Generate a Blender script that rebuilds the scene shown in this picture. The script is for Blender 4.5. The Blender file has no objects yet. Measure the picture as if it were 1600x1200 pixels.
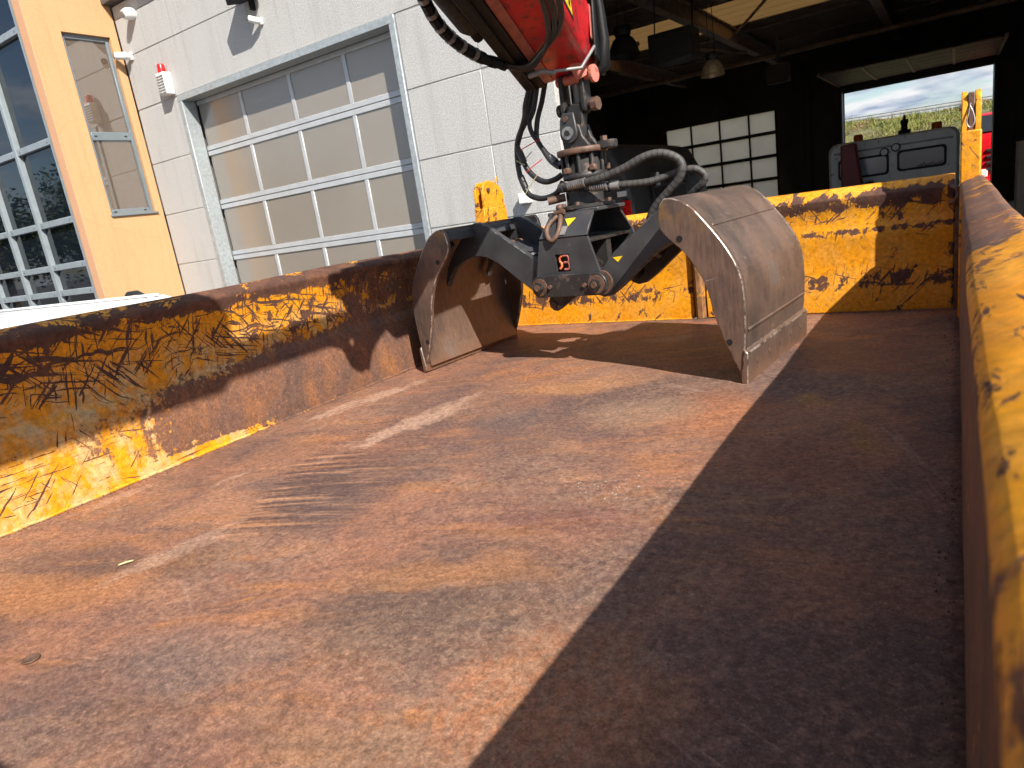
import bpy, bmesh, math, random
from mathutils import Vector, Matrix
random.seed(7)
R_ = math.radians
sc = bpy.context.scene
COL = sc.collection

# ------------------------------------------------------------------ camera
cam_d = bpy.data.cameras.new('camera'); cam = bpy.data.objects.new('camera', cam_d); COL.objects.link(cam)
sc.camera = cam
cr = Vector((0.83870, 0.52571, -0.14219)); cu = Vector((-0.01427, 0.28222, 0.95924)); cf = Vector((-0.54441, 0.80249, -0.24419))
CAM = Vector((-0.0194, 0.0, 0.6861))
m = Matrix((cr, cu, -cf)).transposed().to_4x4(); m.translation = CAM
cam.matrix_world = m
cam_d.sensor_fit = 'HORIZONTAL'; cam_d.sensor_width = 36.0; cam_d.lens = 1060.39/1600*36
cam_d.clip_start = 0.02; cam_d.clip_end = 2000
cam_d.dof.use_dof = True; cam_d.dof.focus_distance = 2.9; cam_d.dof.aperture_fstop = 9.0
sc.render.resolution_x = 1024; sc.render.resolution_y = 768

# ------------------------------------------------------------------ light
SUN = Vector((0.99, -0.61, 1.0)).normalized()
sun_d = bpy.data.lights.new('sun', 'SUN'); sun_d.energy = 5.0; sun_d.angle = R_(0.55); sun_d.color = (1.0, 0.93, 0.83)
sun = bpy.data.objects.new('sun', sun_d); COL.objects.link(sun)
sun.rotation_euler = (-SUN).to_track_quat('-Z', 'Y').to_euler(); sun.location = (6, -6, 9)
W = bpy.data.worlds.new('World'); sc.world = W; W.use_nodes = True
wn = W.node_tree.nodes; wl = W.node_tree.links; wn.clear()
wo = wn.new('ShaderNodeOutputWorld'); wb = wn.new('ShaderNodeBackground'); wb.inputs['Strength'].default_value = 0.083
sk = wn.new('ShaderNodeTexSky'); sk.sky_type = 'NISHITA'; sk.sun_disc = False
sk.sun_elevation = math.asin(SUN.z); sk.sun_rotation = math.atan2(SUN.x, SUN.y)
sk.dust_density = 0.8; sk.ozone_density = 2.2
# clouds in the sky
tc = wn.new('ShaderNodeTexCoord'); sp = wn.new('ShaderNodeSeparateXYZ'); wl.new(tc.outputs['Generated'], sp.inputs[0])
mx = wn.new('ShaderNodeMath'); mx.operation = 'MAXIMUM'; mx.inputs[1].default_value = 0.0; wl.new(sp.outputs[2], mx.inputs[0])
ad = wn.new('ShaderNodeMath'); ad.operation = 'ADD'; ad.inputs[1].default_value = 0.16; wl.new(mx.outputs[0], ad.inputs[0])
dx = wn.new('ShaderNodeMath'); dx.operation = 'DIVIDE'; wl.new(sp.outputs[0], dx.inputs[0]); wl.new(ad.outputs[0], dx.inputs[1])
dy = wn.new('ShaderNodeMath'); dy.operation = 'DIVIDE'; wl.new(sp.outputs[1], dy.inputs[0]); wl.new(ad.outputs[0], dy.inputs[1])
cb = wn.new('ShaderNodeCombineXYZ'); wl.new(dx.outputs[0], cb.inputs[0]); wl.new(dy.outputs[0], cb.inputs[1])
cn = wn.new('ShaderNodeTexNoise'); cn.inputs['Scale'].default_value = 1.5; cn.inputs['Detail'].default_value = 6; cn.inputs['Roughness'].default_value = 0.6
wl.new(cb.outputs[0], cn.inputs['Vector'])
cmr = wn.new('ShaderNodeMapRange'); cmr.inputs[1].default_value = 0.46; cmr.inputs[2].default_value = 0.58; wl.new(cn.outputs['Fac'], cmr.inputs[0])
cn2 = wn.new('ShaderNodeTexNoise'); cn2.inputs['Scale'].default_value = 3.1; cn2.inputs['Detail'].default_value = 4; wl.new(cb.outputs[0], cn2.inputs['Vector'])
crp = wn.new('ShaderNodeValToRGB'); wl.new(cn2.outputs['Fac'], crp.inputs[0])
crp.color_ramp.elements[0].position = 0.35; crp.color_ramp.elements[0].color = (1.9, 2.6, 3.9, 1)
crp.color_ramp.elements[1].position = 0.62; crp.color_ramp.elements[1].color = (6.4, 6.5, 6.6, 1)
cmx = wn.new('ShaderNodeMix'); cmx.data_type = 'RGBA'
wl.new(cmr.outputs[0], cmx.inputs[0]); wl.new(sk.outputs[0], cmx.inputs[6]); wl.new(crp.outputs[0], cmx.inputs[7])
wl.new(cmx.outputs[2], wb.inputs['Color']); wl.new(wb.outputs[0], wo.inputs[0])
sc.view_settings.view_transform = 'Standard'; sc.view_settings.look = 'None'
sc.view_settings.exposure = 0.8; sc.view_settings.gamma = 1.0
sc.render.engine = 'CYCLES'
sc.cycles.max_bounces = 6; sc.cycles.diffuse_bounces = 3; sc.cycles.glossy_bounces = 3; sc.cycles.transmission_bounces = 4
sc.cycles.use_adaptive_sampling = True; sc.cycles.adaptive_threshold = 0.025; sc.cycles.adaptive_min_samples = 12
sc.cycles.caustics_reflective = False; sc.cycles.caustics_refractive = False

# ------------------------------------------------------------------ node helper
class NT:
    def __init__(s, name):
        s.m = bpy.data.materials.new(name); s.m.use_nodes = True
        s.t = s.m.node_tree; s.t.nodes.clear()
        s.out = s.t.nodes.new('ShaderNodeOutputMaterial'); s.b = s.t.nodes.new('ShaderNodeBsdfPrincipled')
        s.t.links.new(s.b.outputs[0], s.out.inputs[0])
        g = s.t.nodes.new('ShaderNodeNewGeometry'); s.pos = g.outputs['Position']; s._g = g
    def L(s, a, b): s.t.links.new(a, b)
    def put(s, sock, v):
        if isinstance(v, bpy.types.NodeSocket): s.L(v, sock)
        elif isinstance(v, (tuple, list)) and len(v) == 3 and len(sock.default_value) == 4: sock.default_value = (*v, 1)
        else: sock.default_value = v
    def set(s, **k):
        for n, v in k.items(): s.put(s.b.inputs[n.replace('_', ' ')], v)
    def map(s, vec=None, scale=(1, 1, 1), rot=(0, 0, 0), loc=(0, 0, 0)):
        if any(rot):
            r = s.t.nodes.new('ShaderNodeMapping'); r.inputs['Rotation'].default_value = rot; s.L(vec or s.pos, r.inputs['Vector']); vec = r.outputs[0]
        n = s.t.nodes.new('ShaderNodeMapping'); n.inputs['Scale'].default_value = scale; n.inputs['Location'].default_value = loc
        s.L(vec or s.pos, n.inputs['Vector']); return n.outputs[0]
    def noise(s, scale, vec=None, detail=4, rough=0.55, dist=0.0):
        n = s.t.nodes.new('ShaderNodeTexNoise'); n.inputs['Scale'].default_value = scale; n.inputs['Detail'].default_value = detail
        n.inputs['Roughness'].default_value = rough; n.inputs['Distortion'].default_value = dist
        s.L(vec or s.pos, n.inputs['Vector']); return n.outputs['Fac']
    def noisec(s, scale, vec=None, detail=3):
        n = s.t.nodes.new('ShaderNodeTexNoise'); n.inputs['Scale'].default_value = scale; n.inputs['Detail'].default_value = detail
        s.L(vec or s.pos, n.inputs['Vector']); return n.outputs['Color']
    def vor(s, scale, vec=None, feature='DISTANCE_TO_EDGE'):
        n = s.t.nodes.new('ShaderNodeTexVoronoi'); n.feature = feature; n.inputs['Scale'].default_value = scale
        s.L(vec or s.pos, n.inputs['Vector']); return n.outputs['Distance']
    def mr(s, v, a, b, c=0.0, d=1.0, smooth=False):
        n = s.t.nodes.new('ShaderNodeMapRange'); n.clamp = True
        if smooth: n.interpolation_type = 'SMOOTHSTEP'
        s.put(n.inputs[0], v)
        for i, x in enumerate((a, b, c, d)): s.put(n.inputs[i+1], x)
        return n.outputs[0]
    def ma(s, op, a, b=0.0, clamp=False):
        n = s.t.nodes.new('ShaderNodeMath'); n.operation = op; n.use_clamp = clamp
        s.put(n.inputs[0], a); s.put(n.inputs[1], b); return n.outputs[0]
    def vadd(s, a, b, k=1.0):
        n = s.t.nodes.new('ShaderNodeVectorMath'); n.operation = 'MULTIPLY_ADD'
        s.L(b, n.inputs[0]); n.inputs[1].default_value = (k, k, k); s.L(a, n.inputs[2]); return n.outputs[0]
    def mix(s, f, a, b, mode='MIX'):
        n = s.t.nodes.new('ShaderNodeMix'); n.data_type = 'RGBA'; n.blend_type = mode
        s.put(n.inputs[0], f); s.put(n.inputs[6], a); s.put(n.inputs[7], b); return n.outputs[2]
    def xyz(s, vec=None):
        n = s.t.nodes.new('ShaderNodeSeparateXYZ'); s.L(vec or s.pos, n.inputs[0]); return n.outputs
    def comb(s, x, y, z):
        n = s.t.nodes.new('ShaderNodeCombineXYZ')
        for i, v in enumerate((x, y, z)): s.put(n.inputs[i], v)
        return n.outputs[0]
    def ramp(s, f, stops):
        n = s.t.nodes.new('ShaderNodeValToRGB'); s.L(f, n.inputs[0]); e = n.color_ramp.elements
        while len(e) < len(stops): e.new(0.5)
        for i, (p, c) in enumerate(stops): e[i].position = p; e[i].color = (*c, 1)
        return n.outputs[0]
    def grain(s, c, n, lo, hi, a=0.3, b=0.7):
        g = s.mr(n, a, b, lo, hi); return s.mix(1.0, c, s.comb(g, g, g), 'MULTIPLY')
    def bump(s, h, strength=0.3, dist=0.01):
        n = s.t.nodes.new('ShaderNodeBump'); n.inputs['Strength'].default_value = strength; n.inputs['Distance'].default_value = dist
        s.L(h, n.inputs['Height']); s.L(n.outputs[0], s.b.inputs['Normal'])

def plain(name, col, rough=0.5, metal=0.0, var=0.15, vscale=8.0, bump=0.0, bscale=60.0, spec=0.5, dirt=None):
    t = NT(name)
    a = t.noise(vscale, detail=6)
    c = t.mix(t.mr(a, 0.3, 0.7), tuple(x*(1-var) for x in col), tuple(min(1, x*(1+var)) for x in col))
    if dirt:
        dc, amt, ds = dirt
        d = t.mr(t.noise(ds, detail=8, rough=0.65), 0.62-amt*0.3, 0.72-amt*0.3)
        c = t.mix(d, c, dc)
    t.set(Base_Color=c, Roughness=t.mr(t.noise(vscale*2.3, detail=4), 0.3, 0.7, max(0.02, rough-0.1), min(1, rough+0.1)), Metallic=metal)
    t.b.inputs['Specular IOR Level'].default_value = spec
    if bump: t.bump(t.noise(bscale, detail=5), bump, 0.004)
    return t.m

M = {}
RUST = (0.115, 0.052, 0.032); DARKRUST = (0.062, 0.033, 0.026); YEL = (0.74, 0.315, 0.010)

# --- worn steel floor of the bed
def mat_floor():
    t = NT('rusty_steel_floor'); x, y, z = t.xyz()
    nc = t.noisec(2.4, None, 4)
    warp = t.vadd(t.pos, nc, 0.20)
    big = t.noise(1.5, warp, 6, 0.62)
    c = t.ramp(big, [(0.30, (0.125, 0.077, 0.066)), (0.42, (0.19, 0.103, 0.077)), (0.50, (0.305, 0.145, 0.090)), (0.57, (0.21, 0.112, 0.083)), (0.64, (0.33, 0.168, 0.103)), (0.75, (0.40, 0.200, 0.115))])
    # orange bleeding rust in long streaks across the bed
    st = t.noise(1.0, t.map(warp, (2.4, 11.0, 1), (0, 0, -0.42)), 7, 0.68)
    c = t.mix(t.mr(st, 0.52, 0.68, 0, 0.75), c, (0.40, 0.170, 0.062))
    st2 = t.noise(1.0, t.map(warp, (1.6, 30.0, 1), (0, 0, -0.3)), 6, 0.66)
    c = t.mix(t.mr(st2, 0.52, 0.70, 0, 0.6), c, (0.098, 0.060, 0.054))
    # grey, purple-brown pools
    pool = t.noise(1.25, t.map(warp, loc=(3.1, 7.7, 0)), 5, 0.55)
    c = t.mix(t.mr(pool, 0.51, 0.62, 0, 0.8), c, (0.112, 0.078, 0.073))
    # stains, one painted-in shadow spot and a darker right-wall strip, all with ragged outlines
    sv = t.vadd(t.map(loc=(-0.13, -0.13, 0)), t.noisec(4.5, None, 6), 0.26); wx, wy, wz = t.xyz(sv)
    for (cx, cy, lx, ly, rot, col, k) in (
        (-0.82, 0.83, 0.30, 0.22, 0.3, (0.125, 0.088, 0.068), 0.7), (-1.17, 0.56, 0.22, 0.10, 0.5, (0.165, 0.125, 0.112), 0.7), (-1.02, 1.50, 0.22, 0.16, 0.2, (0.120, 0.074, 0.068), 0.7),
        (-0.72, 1.18, 0.24, 0.10, 0.1, (0.150, 0.072, 0.062), 0.8), (-0.87, 0.95, 0.22, 0.05, 0.25, (0.44, 0.190, 0.075), 0.55), (-0.64, 2.02, 0.16, 0.24, 0.2, (0.38, 0.145, 0.060), 0.6),
        (-0.66, 1.55, 0.10, 0.08, 0.0, (0.36, 0.155, 0.065), 0.6), (-0.36, 2.10, 0.055, 0.06, 0.4, (0.36, 0.190, 0.035), 0.8), (-0.22, 1.84, 0.03, 0.13, 0.25, (0.26, 0.135, 0.035), 0.7), (-0.53, 1.39, 0.06, 0.035, 0.2, (0.05, 0.036, 0.036), 0.8),  # last entry paints a dark shadow spot into the floor colour
        (-0.47, 0.70, 0.20, 0.16, 0.3, (0.44, 0.190, 0.085), 0.75), (-1.75, 0.56, 0.28, 0.10, 0.35, (0.43, 0.185, 0.075), 0.8), (-0.33, 1.62, 0.14, 0.22, 0.0, (0.175, 0.070, 0.052), 0.75), (-0.30, 2.65, 0.20, 0.22, 0.0, (0.27, 0.110, 0.055), 0.7),
        (-0.88, 1.98, 0.22, 0.14, 0.2, (0.30, 0.195, 0.130), 0.7), (-1.25, 2.25, 0.25, 0.12, 0.3, (0.42, 0.205, 0.090), 0.7), (-1.31, 1.84, 0.14, 0.12, 0.0, (0.135, 0.098, 0.088), 0.75), (-1.14, 3.02, 0.14, 0.06, 0.3, (0.30, 0.24, 0.21), 0.6),
        (-0.92, 3.38, 0.26, 0.06, 0.0, (0.46, 0.140, 0.050), 0.85), (-1.55, 0.78, 0.16, 0.10, 0.4, (0.150, 0.088, 0.052), 0.6), (-1.92, 1.35, 0.16, 0.20, 0.2, (0.30, 0.150, 0.090), 0.6), (-0.72, 0.50, 0.18, 0.08, 0.3, (0.34, 0.185, 0.095), 0.6), (-0.06, 1.2, 0.10, 1.2, 0.0, (0.105, 0.072, 0.064), 0.7)):  # last entry: darker strip along the right wall
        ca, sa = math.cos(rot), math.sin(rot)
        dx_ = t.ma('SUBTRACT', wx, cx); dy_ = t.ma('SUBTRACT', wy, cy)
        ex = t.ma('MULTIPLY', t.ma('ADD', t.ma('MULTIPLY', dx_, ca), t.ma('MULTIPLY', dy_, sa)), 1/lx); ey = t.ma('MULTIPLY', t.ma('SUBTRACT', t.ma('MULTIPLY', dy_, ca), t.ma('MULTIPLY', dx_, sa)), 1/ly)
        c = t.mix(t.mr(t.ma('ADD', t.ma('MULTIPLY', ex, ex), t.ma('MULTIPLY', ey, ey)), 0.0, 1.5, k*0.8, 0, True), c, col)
    # mottled scale pattern
    cell = t.vor(46.0, t.vadd(t.map(scale=(1.0, 0.7, 1)), t.noisec(22.0), 0.05), 'F1')
    zone = t.mr(t.noise(1.7, t.map(loc=(9, 2, 0)), 4), 0.47, 0.60)
    c = t.mix(t.ma('MULTIPLY', t.mr(cell, 0.40, 0.62), t.ma('MULTIPLY', zone, 0.42)), c, (0.28, 0.185, 0.13))
    # fan of scrape marks left by the grapple, all starting on one line
    al = t.ma('ADD', t.ma('MULTIPLY', t.ma('ADD', x, 1.60), 0.90), t.ma('MULTIPLY', t.ma('SUBTRACT', y, 0.92), 0.43))
    ac = t.ma('SUBTRACT', t.ma('MULTIPLY', t.ma('SUBTRACT', y, 0.92), 0.90), t.ma('MULTIPLY', t.ma('ADD', x, 1.60), 0.43))
    acb = t.ma('ADD', ac, t.ma('MULTIPLY', t.ma('MULTIPLY', al, al), 0.30))
    fan = t.noise(1.0, t.comb(t.ma('MULTIPLY', al, 1.6), t.ma('MULTIPLY', acb, 34.0), 0.0), 5, 0.62)
    jag = t.ma('MULTIPLY', t.ma('SUBTRACT', t.noise(1.0, t.comb(0.0, t.ma('MULTIPLY', acb, 22.0), 0.0), 3), 0.5), 0.22)
    alj = t.ma('ADD', al, jag)
    fm = t.ma('MULTIPLY', t.ma('MULTIPLY', t.mr(alj, -0.01, 0.03), t.mr(alj, 0.16, 0.46, 1, 0)), t.ma('MULTIPLY', t.mr(ac, -0.08, 0.02), t.mr(ac, 0.42, 0.62, 1, 0)))
    c = t.mix(t.ma('MULTIPLY', fm, t.mr(fan, 0.47, 0.56, 0, 0.85)), c, (0.078, 0.048, 0.044))
    c = t.mix(t.ma('MULTIPLY', fm, t.mr(fan, 0.47, 0.40, 0, 0.8)), c, (0.46, 0.24, 0.13))
    # pale dried patches by the side wall
    wob = t.ma('MULTIPLY', t.ma('SUBTRACT', t.noise(13.0, t.map(scale=(1.0, 0.55, 1)), 8, 0.75), 0.5), 6.5)
    for (cx, cy, lx, ly, k) in ((-2.11, 1.98, 0.055, 0.30, 0.8), (-1.655, 1.80, 0.07, 0.33, 0.8), (-1.93, 1.17, 0.02, 0.07, 0.55), (-2.22, 0.95, 0.03, 0.12, 0.5), (-1.62, 0.80, 0.05, 0.16, 0.5)):
        ex = t.ma('DIVIDE', t.ma('SUBTRACT', t.ma('SUBTRACT', x, cx), t.ma('MULTIPLY', t.ma('SUBTRACT', y, cy), 0.12)), lx)
        ey = t.ma('DIVIDE', t.ma('SUBTRACT', y, cy), ly)
        d = t.ma('ADD', t.ma('ADD', t.ma('MULTIPLY', ex, ex), t.ma('MULTIPLY', ey, ey)), wob)
        c = t.mix(t.mr(d, 0.3, 1.25, k, 0), c, (0.46, 0.295, 0.21))
    # light scratches: thin contour lines of stretched noise
    for (rot, sx, sy, eps, mk) in ((0.45, 0.30, 9.0, 0.0040, 3.0), (-0.10, 0.25, 11.0, 0.0035, 8.0), (1.15, 0.3, 8.0, 0.003, 13.0)):
        s_ = t.noise(1.0, t.map(None, (sx, sy, 1), (0, 0, rot)), 0, 0.5)
        mk_ = t.mr(t.noise(2.6, t.map(loc=(mk, mk, 0)), 4), 0.52, 0.66, 0, 0.32)
        c = t.mix(t.ma('MULTIPLY', t.mr(t.ma('ABSOLUTE', t.ma('SUBTRACT', s_, 0.5)), eps*0.3, eps, 1, 0), mk_), c, (0.44, 0.31, 0.24))
    # brushed mid-scale and fine speckle
    mid = t.noise(1.0, t.map(t.vadd(warp, t.noisec(0.9, None, 2), 0.5), (26.0, 52.0, 1), (0, 0, -0.4)), 6, 0.7)
    c = t.mix(t.mr(mid, 0.45, 0.66, 0.0, 0.34), c, t.mix(0.62, c, (0.045, 0.028, 0.026)))
    c = t.mix(t.mr(mid, 0.48, 0.34, 0.0, 0.30), c, (0.36, 0.205, 0.125))
    fine = t.noise(170.0, detail=4, rough=0.7)
    c = t.mix(t.mr(fine, 0.42, 0.66, 0.0, 0.6), c, t.mix(0.6, c, (0.05, 0.03, 0.028)))
    c = t.mix(t.mr(fine, 0.40, 0.30, 0.0, 0.5), c, (0.44, 0.28, 0.19))
    g2 = t.noise(75.0, detail=6, rough=0.75); c = t.grain(c, g2, 0.62, 1.42, 0.34, 0.66); c = t.grain(c, t.noise(330.0, detail=1), 0.78, 1.22)
    t.b.inputs['Specular IOR Level'].default_value = 0.15
    t.set(Base_Color=c, Roughness=t.mr(big, 0.3, 0.75, 0.46, 0.70), Metallic=0.0)
    h = t.ma('ADD', t.ma('MULTIPLY', fine, 0.6), t.ma('ADD', mid, t.ma('MULTIPLY', g2, 0.8)))
    t.bump(h, 0.4, 0.003)
    return t.m

# --- chipped yellow paint; h = coordinate along the wall
def mat_paint(name, axis, zone, fs=7.0):
    t = NT(name); x, y, z = t.xyz()
    h = {'y': y, 'x': x, 'l': y, 'r': y, 'p': t.ma('ADD', x, y)}[axis]
    P = t.comb(h, t.ma('SUBTRACT', z, x) if axis == 'l' else (t.ma('ADD', z, x) if axis == 'r' else z), 0.0)
    warp = t.vadd(P, t.noisec(7.0, P, 2), 0.10)
    n1 = t.noise(5.0, warp, 4, 0.62); n2 = t.noise(38.0, t.map(P, (1, 0.6, 1)), 4, 0.7)
    sp = t.noise(95.0, P, 2, 0.6)
    amt, dark, pale, plainrust = zone(t, h, z, P)
    # gouges and scratches: thin contour lines of stretched, warped noise in several directions
    thr = t.ma('SUBTRACT', 0.76, t.ma('MULTIPLY', amt, 0.20))
    warp2 = t.vadd(t.vadd(P, t.noisec(5.0, P, 2), 0.03), t.noisec(60.0, P, 2), 0.005)
    chip0 = None
    for (rot, sx, sy, wd, mloc, msc) in ((0.18, 52.0, 4.0, 0.030, 1.7, 6.0), (-0.62, 44.0, 2.6, 0.020, 4.1, 5.0), (0.75, 40.0, 2.4, 0.018, 7.3, 5.0), (-1.30, 34.0, 1.7, 0.016, 9.9, 3.4)):
        n_ = t.noise(1.0, t.map(warp2, (sx*2.0, sy*1.6, 1), (0, 0, rot), (mloc, mloc*2, 0)), 2, 0.6)
        th_ = t.ma('SUBTRACT', 0.70, t.ma('MULTIPLY', amt, 0.115))
        li = t.mr(n_, th_, t.ma('ADD', th_, 0.035))
        mk = t.mr(t.noise(msc, t.map(P, loc=(mloc*3, mloc, 0)), 1), t.ma('SUBTRACT', 0.62, t.ma('MULTIPLY', amt, 0.22)), t.ma('SUBTRACT', 0.70, t.ma('MULTIPLY', amt, 0.22)))
        li = t.ma('MULTIPLY', li, mk)
        chip0 = li if chip0 is None else t.ma('MAXIMUM', chip0, li)
    hz = t.noise(1.0, t.map(warp, (2.6, 40.0, 1), (0, 0, 0.03)), 5, 0.75)
    w3 = t.mr(hz, thr, t.ma('ADD', thr, 0.05))
    mixn = t.noise(fs, t.map(warp, (0.45, 1.2, 1)) if axis == 'r' else t.map(warp, (1.25, 0.8, 1), (0, 0, 0.3)), 9, 0.74)
    thr2 = t.ma('SUBTRACT', 0.68, t.ma('MULTIPLY', dark, 0.26))
    w5 = t.mr(mixn, thr2, t.ma('ADD', thr2, 0.02))
    fl = t.noise(150.0, t.map(P, (1, 0.6, 1)), 3, 0.7)
    chip = t.ma('MAXIMUM', chip0, t.ma('MAXIMUM', w3, w5))
    if axis == 'l':
        fl6 = t.noise(1.0, t.map(warp2, (3.5, 95.0, 1), (0, 0, 0.02)), 4, 0.7)
        chip = t.ma('MAXIMUM', chip, t.ma('MULTIPLY', t.ma('MULTIPLY', t.mr(fl6, 0.55, 0.62), t.mr(n1, 0.38, 0.55)), t.mr(z, 0.27, 0.16)))
    chip = t.mr(t.ma('ADD', chip, t.ma('ADD', t.ma('MULTIPLY', t.ma('SUBTRACT', n2, 0.5), 1.0), t.ma('MULTIPLY', t.ma('SUBTRACT', fl, 0.5), 0.9))), 0.40, 0.54)
    # paint
    pc = t.mix(t.mr(t.noise(3.0, P, 4), 0.35, 0.7), YEL, (0.66, 0.245, 0.008))
    pc = t.mix(t.mr(t.noise(40.0, t.map(P, (3, 0.4, 1)), 4), 0.5, 0.8, 0, 0.30), pc, (0.45, 0.19, 0.03))
    fade = t.ma('MULTIPLY', pale, t.mr(t.noise(10.0, t.map(P, (1, 0.6, 1)), 7, 0.74), 0.45, 0.56, 0, 0.85))
    pc = t.mix(fade, pc, t.mix(t.noise(22.0, P, 3), (0.56, 0.36, 0.12), (0.55, 0.44, 0.26)))
    rustc = t.ramp(t.noise(9.0, warp, 4, 0.65), [(0.3, DARKRUST), (0.5, (0.092, 0.044, 0.030)), (0.72, (0.165, 0.072, 0.036))])
    brown = t.ramp(t.noise(7.0, t.map(warp, (1.4, 0.6, 1)), 5, 0.68), [(0.30, (0.090, 0.056, 0.045)), (0.45, (0.150, 0.080, 0.056)), (0.58, (0.200, 0.092, 0.050)), (0.76, (0.34, 0.150, 0.055))])
    brown = t.mix(t.mr(fl, 0.45, 0.65, 0, 0.55), brown, (0.07, 0.042, 0.035)); brown = t.mix(t.mr(sp, 0.40, 0.30, 0, 0.6), brown, (0.33, 0.17, 0.09))
    c = t.mix(chip, pc, rustc)
    prn = t.ma('ADD', plainrust, t.ma('MULTIPLY', t.ma('SUBTRACT', t.ma('ADD', t.ma('MULTIPLY', n1, 0.5), t.ma('MULTIPLY', n2, 0.5)), 0.5), 2.6))
    pr = t.mr(prn, 0.46, 0.56)
    c = t.mix(pr, c, brown)
    halo = t.ma('MULTIPLY', t.mr(prn, 0.30, 0.47), t.ma('SUBTRACT', 1.0, pr))
    c = t.mix(t.ma('MULTIPLY', halo, t.mr(sp, 0.45, 0.6, 0, 0.8)), c, (0.34, 0.125, 0.03))
    c = t.grain(c, t.noise(55.0, detail=5, rough=0.75), 0.72, 1.28, 0.34, 0.66)
    t.b.inputs['Specular IOR Level'].default_value = 0.3
    rough = t.mix(t.ma('MAXIMUM', chip, pr), (0.42, 0.42, 0.42), (0.72, 0.72, 0.72))
    t.set(Base_Color=c, Roughness=rough)
    hgt = t.ma('ADD', t.ma('MULTIPLY', t.ma('MAXIMUM', chip, pr), -0.6), t.ma('ADD', t.ma('MULTIPLY', t.noise(60.0, detail=4), 0.35), t.ma('MULTIPLY', t.noise(7.0, P, 3), 2.2)))
    t.bump(hgt, 0.5, 0.004)
    return t.m

def band(t, z, c, w, k=1.0): return t.mr(t.ma('ABSOLUTE', t.ma('SUBTRACT', z, c)), w*0.3, w, k, 0.0, True)
def z_left(t, h, z, P):
    up = t.mr(z, 0.27, 0.36)
    far = t.mr(h, 1.2, 2.3)
    amt = t.ma('ADD', t.ma('MULTIPLY', up, 0.62), 0.48)
    dark = t.ma('ADD', t.ma('MULTIPLY', up, t.ma('ADD', 0.30, t.ma('MULTIPLY', far, 0.55))), band(t, z, 0.53, 0.05, 0.6))
    pale = t.ma('MULTIPLY', t.mr(z, 0.44, 0.34), 1.0)
    low = t.mr(z, 0.34, 0.22)
    pr = t.ma('ADD', t.ma('MULTIPLY', low, t.mr(h, 0.70, 1.65, 0.05, 0.98)), t.ma('MULTIPLY', t.mr(h, 1.5, 2.5, 0.0, 0.62), t.mr(z, 0.56, 0.32, 0.55, 1.0)))
    pr = t.ma('SUBTRACT', pr, band(t, z, 0.012, 0.03, 0.55))
    return amt, dark, pale, pr
def z_tail(t, h, z, P):
    a = t.ma('ADD', band(t, z, 0.475, 0.09, 0.75), t.ma('ADD', band(t, z, 0.37, 0.03, 0.5), band(t, z, 0.15, 0.08, 0.8)))
    amt = t.ma('ADD', 0.36, t.ma('MULTIPLY', a, 0.7))
    dark = t.ma('ADD', 0.34, t.ma('ADD', band(t, z, 0.51, 0.06, 0.65), t.ma('ADD', band(t, z, 0.145, 0.05, 0.38), band(t, z, 0.375, 0.02, 0.38))))
    return amt, dark, 0.15, -0.2
def z_post(t, h, z, P): return 0.40, 0.44, 0.1, -0.1
def z_right(t, h, z, P):
    # rust where the load slides over the edge
    x = t.xyz()[0]
    far = t.mr(h, 0.45, 1.35)
    inner = t.ma('MULTIPLY', t.mr(x, 0.010, 0.002, 0.0, 0.85), t.mr(z, 0.500, 0.470, 0.25, 1.0))
    pr = t.ma('MAXIMUM', inner, t.ma('MULTIPLY', far, 0.72))
    return 0.40, t.ma('ADD', 0.26, t.mr(t.ma('ABSOLUTE', t.ma('SUBTRACT', x, 0.0)), 0.004, 0.024, 0.34, 0)), 0.1, pr

def mat_shell(name='bare_worn_steel', yel=0.0):
    t = NT(name); x, y, z = t.xyz()
    w = t.vadd(t.pos, t.noisec(5.0), 0.1)
    a = t.noise(4.0, w, 6, 0.62)
    c = t.ramp(a, [(0.3, (0.080, 0.064, 0.057)), (0.45, (0.140, 0.098, 0.080)), (0.57, (0.195, 0.125, 0.092)), (0.72, (0.180, 0.160, 0.150))])
    v = t.noise(1.0, t.map(None, (110, 110, 13)), 6, 0.72)
    c = t.mix(t.mr(v, 0.48, 0.68, 0, 0.36), c, (0.33, 0.21, 0.15)); c = t.mix(t.mr(v, 0.47, 0.33, 0, 0.40), c, (0.07, 0.045, 0.038))
    c = t.mix(t.mr(z, 0.10, 0.0, 0, 0.45), c, (0.26, 0.12, 0.06))
    top = t.ma('MULTIPLY', t.mr(z, 0.52, 0.64), t.mr(t.noise(14.0, w, 6, 0.7), 0.45, 0.6, 0, yel))
    c = t.mix(top, c, (0.34, 0.19, 0.035))
    s_ = t.noise(1.0, t.map(None, (9, 9, 70), (0.5, 0.2, 0.3)), 3)
    c = t.mix(t.mr(s_, 0.69, 0.73, 0, 0.6), c, (0.46, 0.38, 0.33))
    t.set(Base_Color=c, Roughness=t.mr(a, 0.3, 0.7, 0.33, 0.5), Metallic=0.4)
    t.bump(t.ma('ADD', t.noise(120.0, detail=4), t.ma('MULTIPLY', t.noise(14.0, detail=5), 2.0)), 0.22, 0.003)
    return t.m
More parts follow.
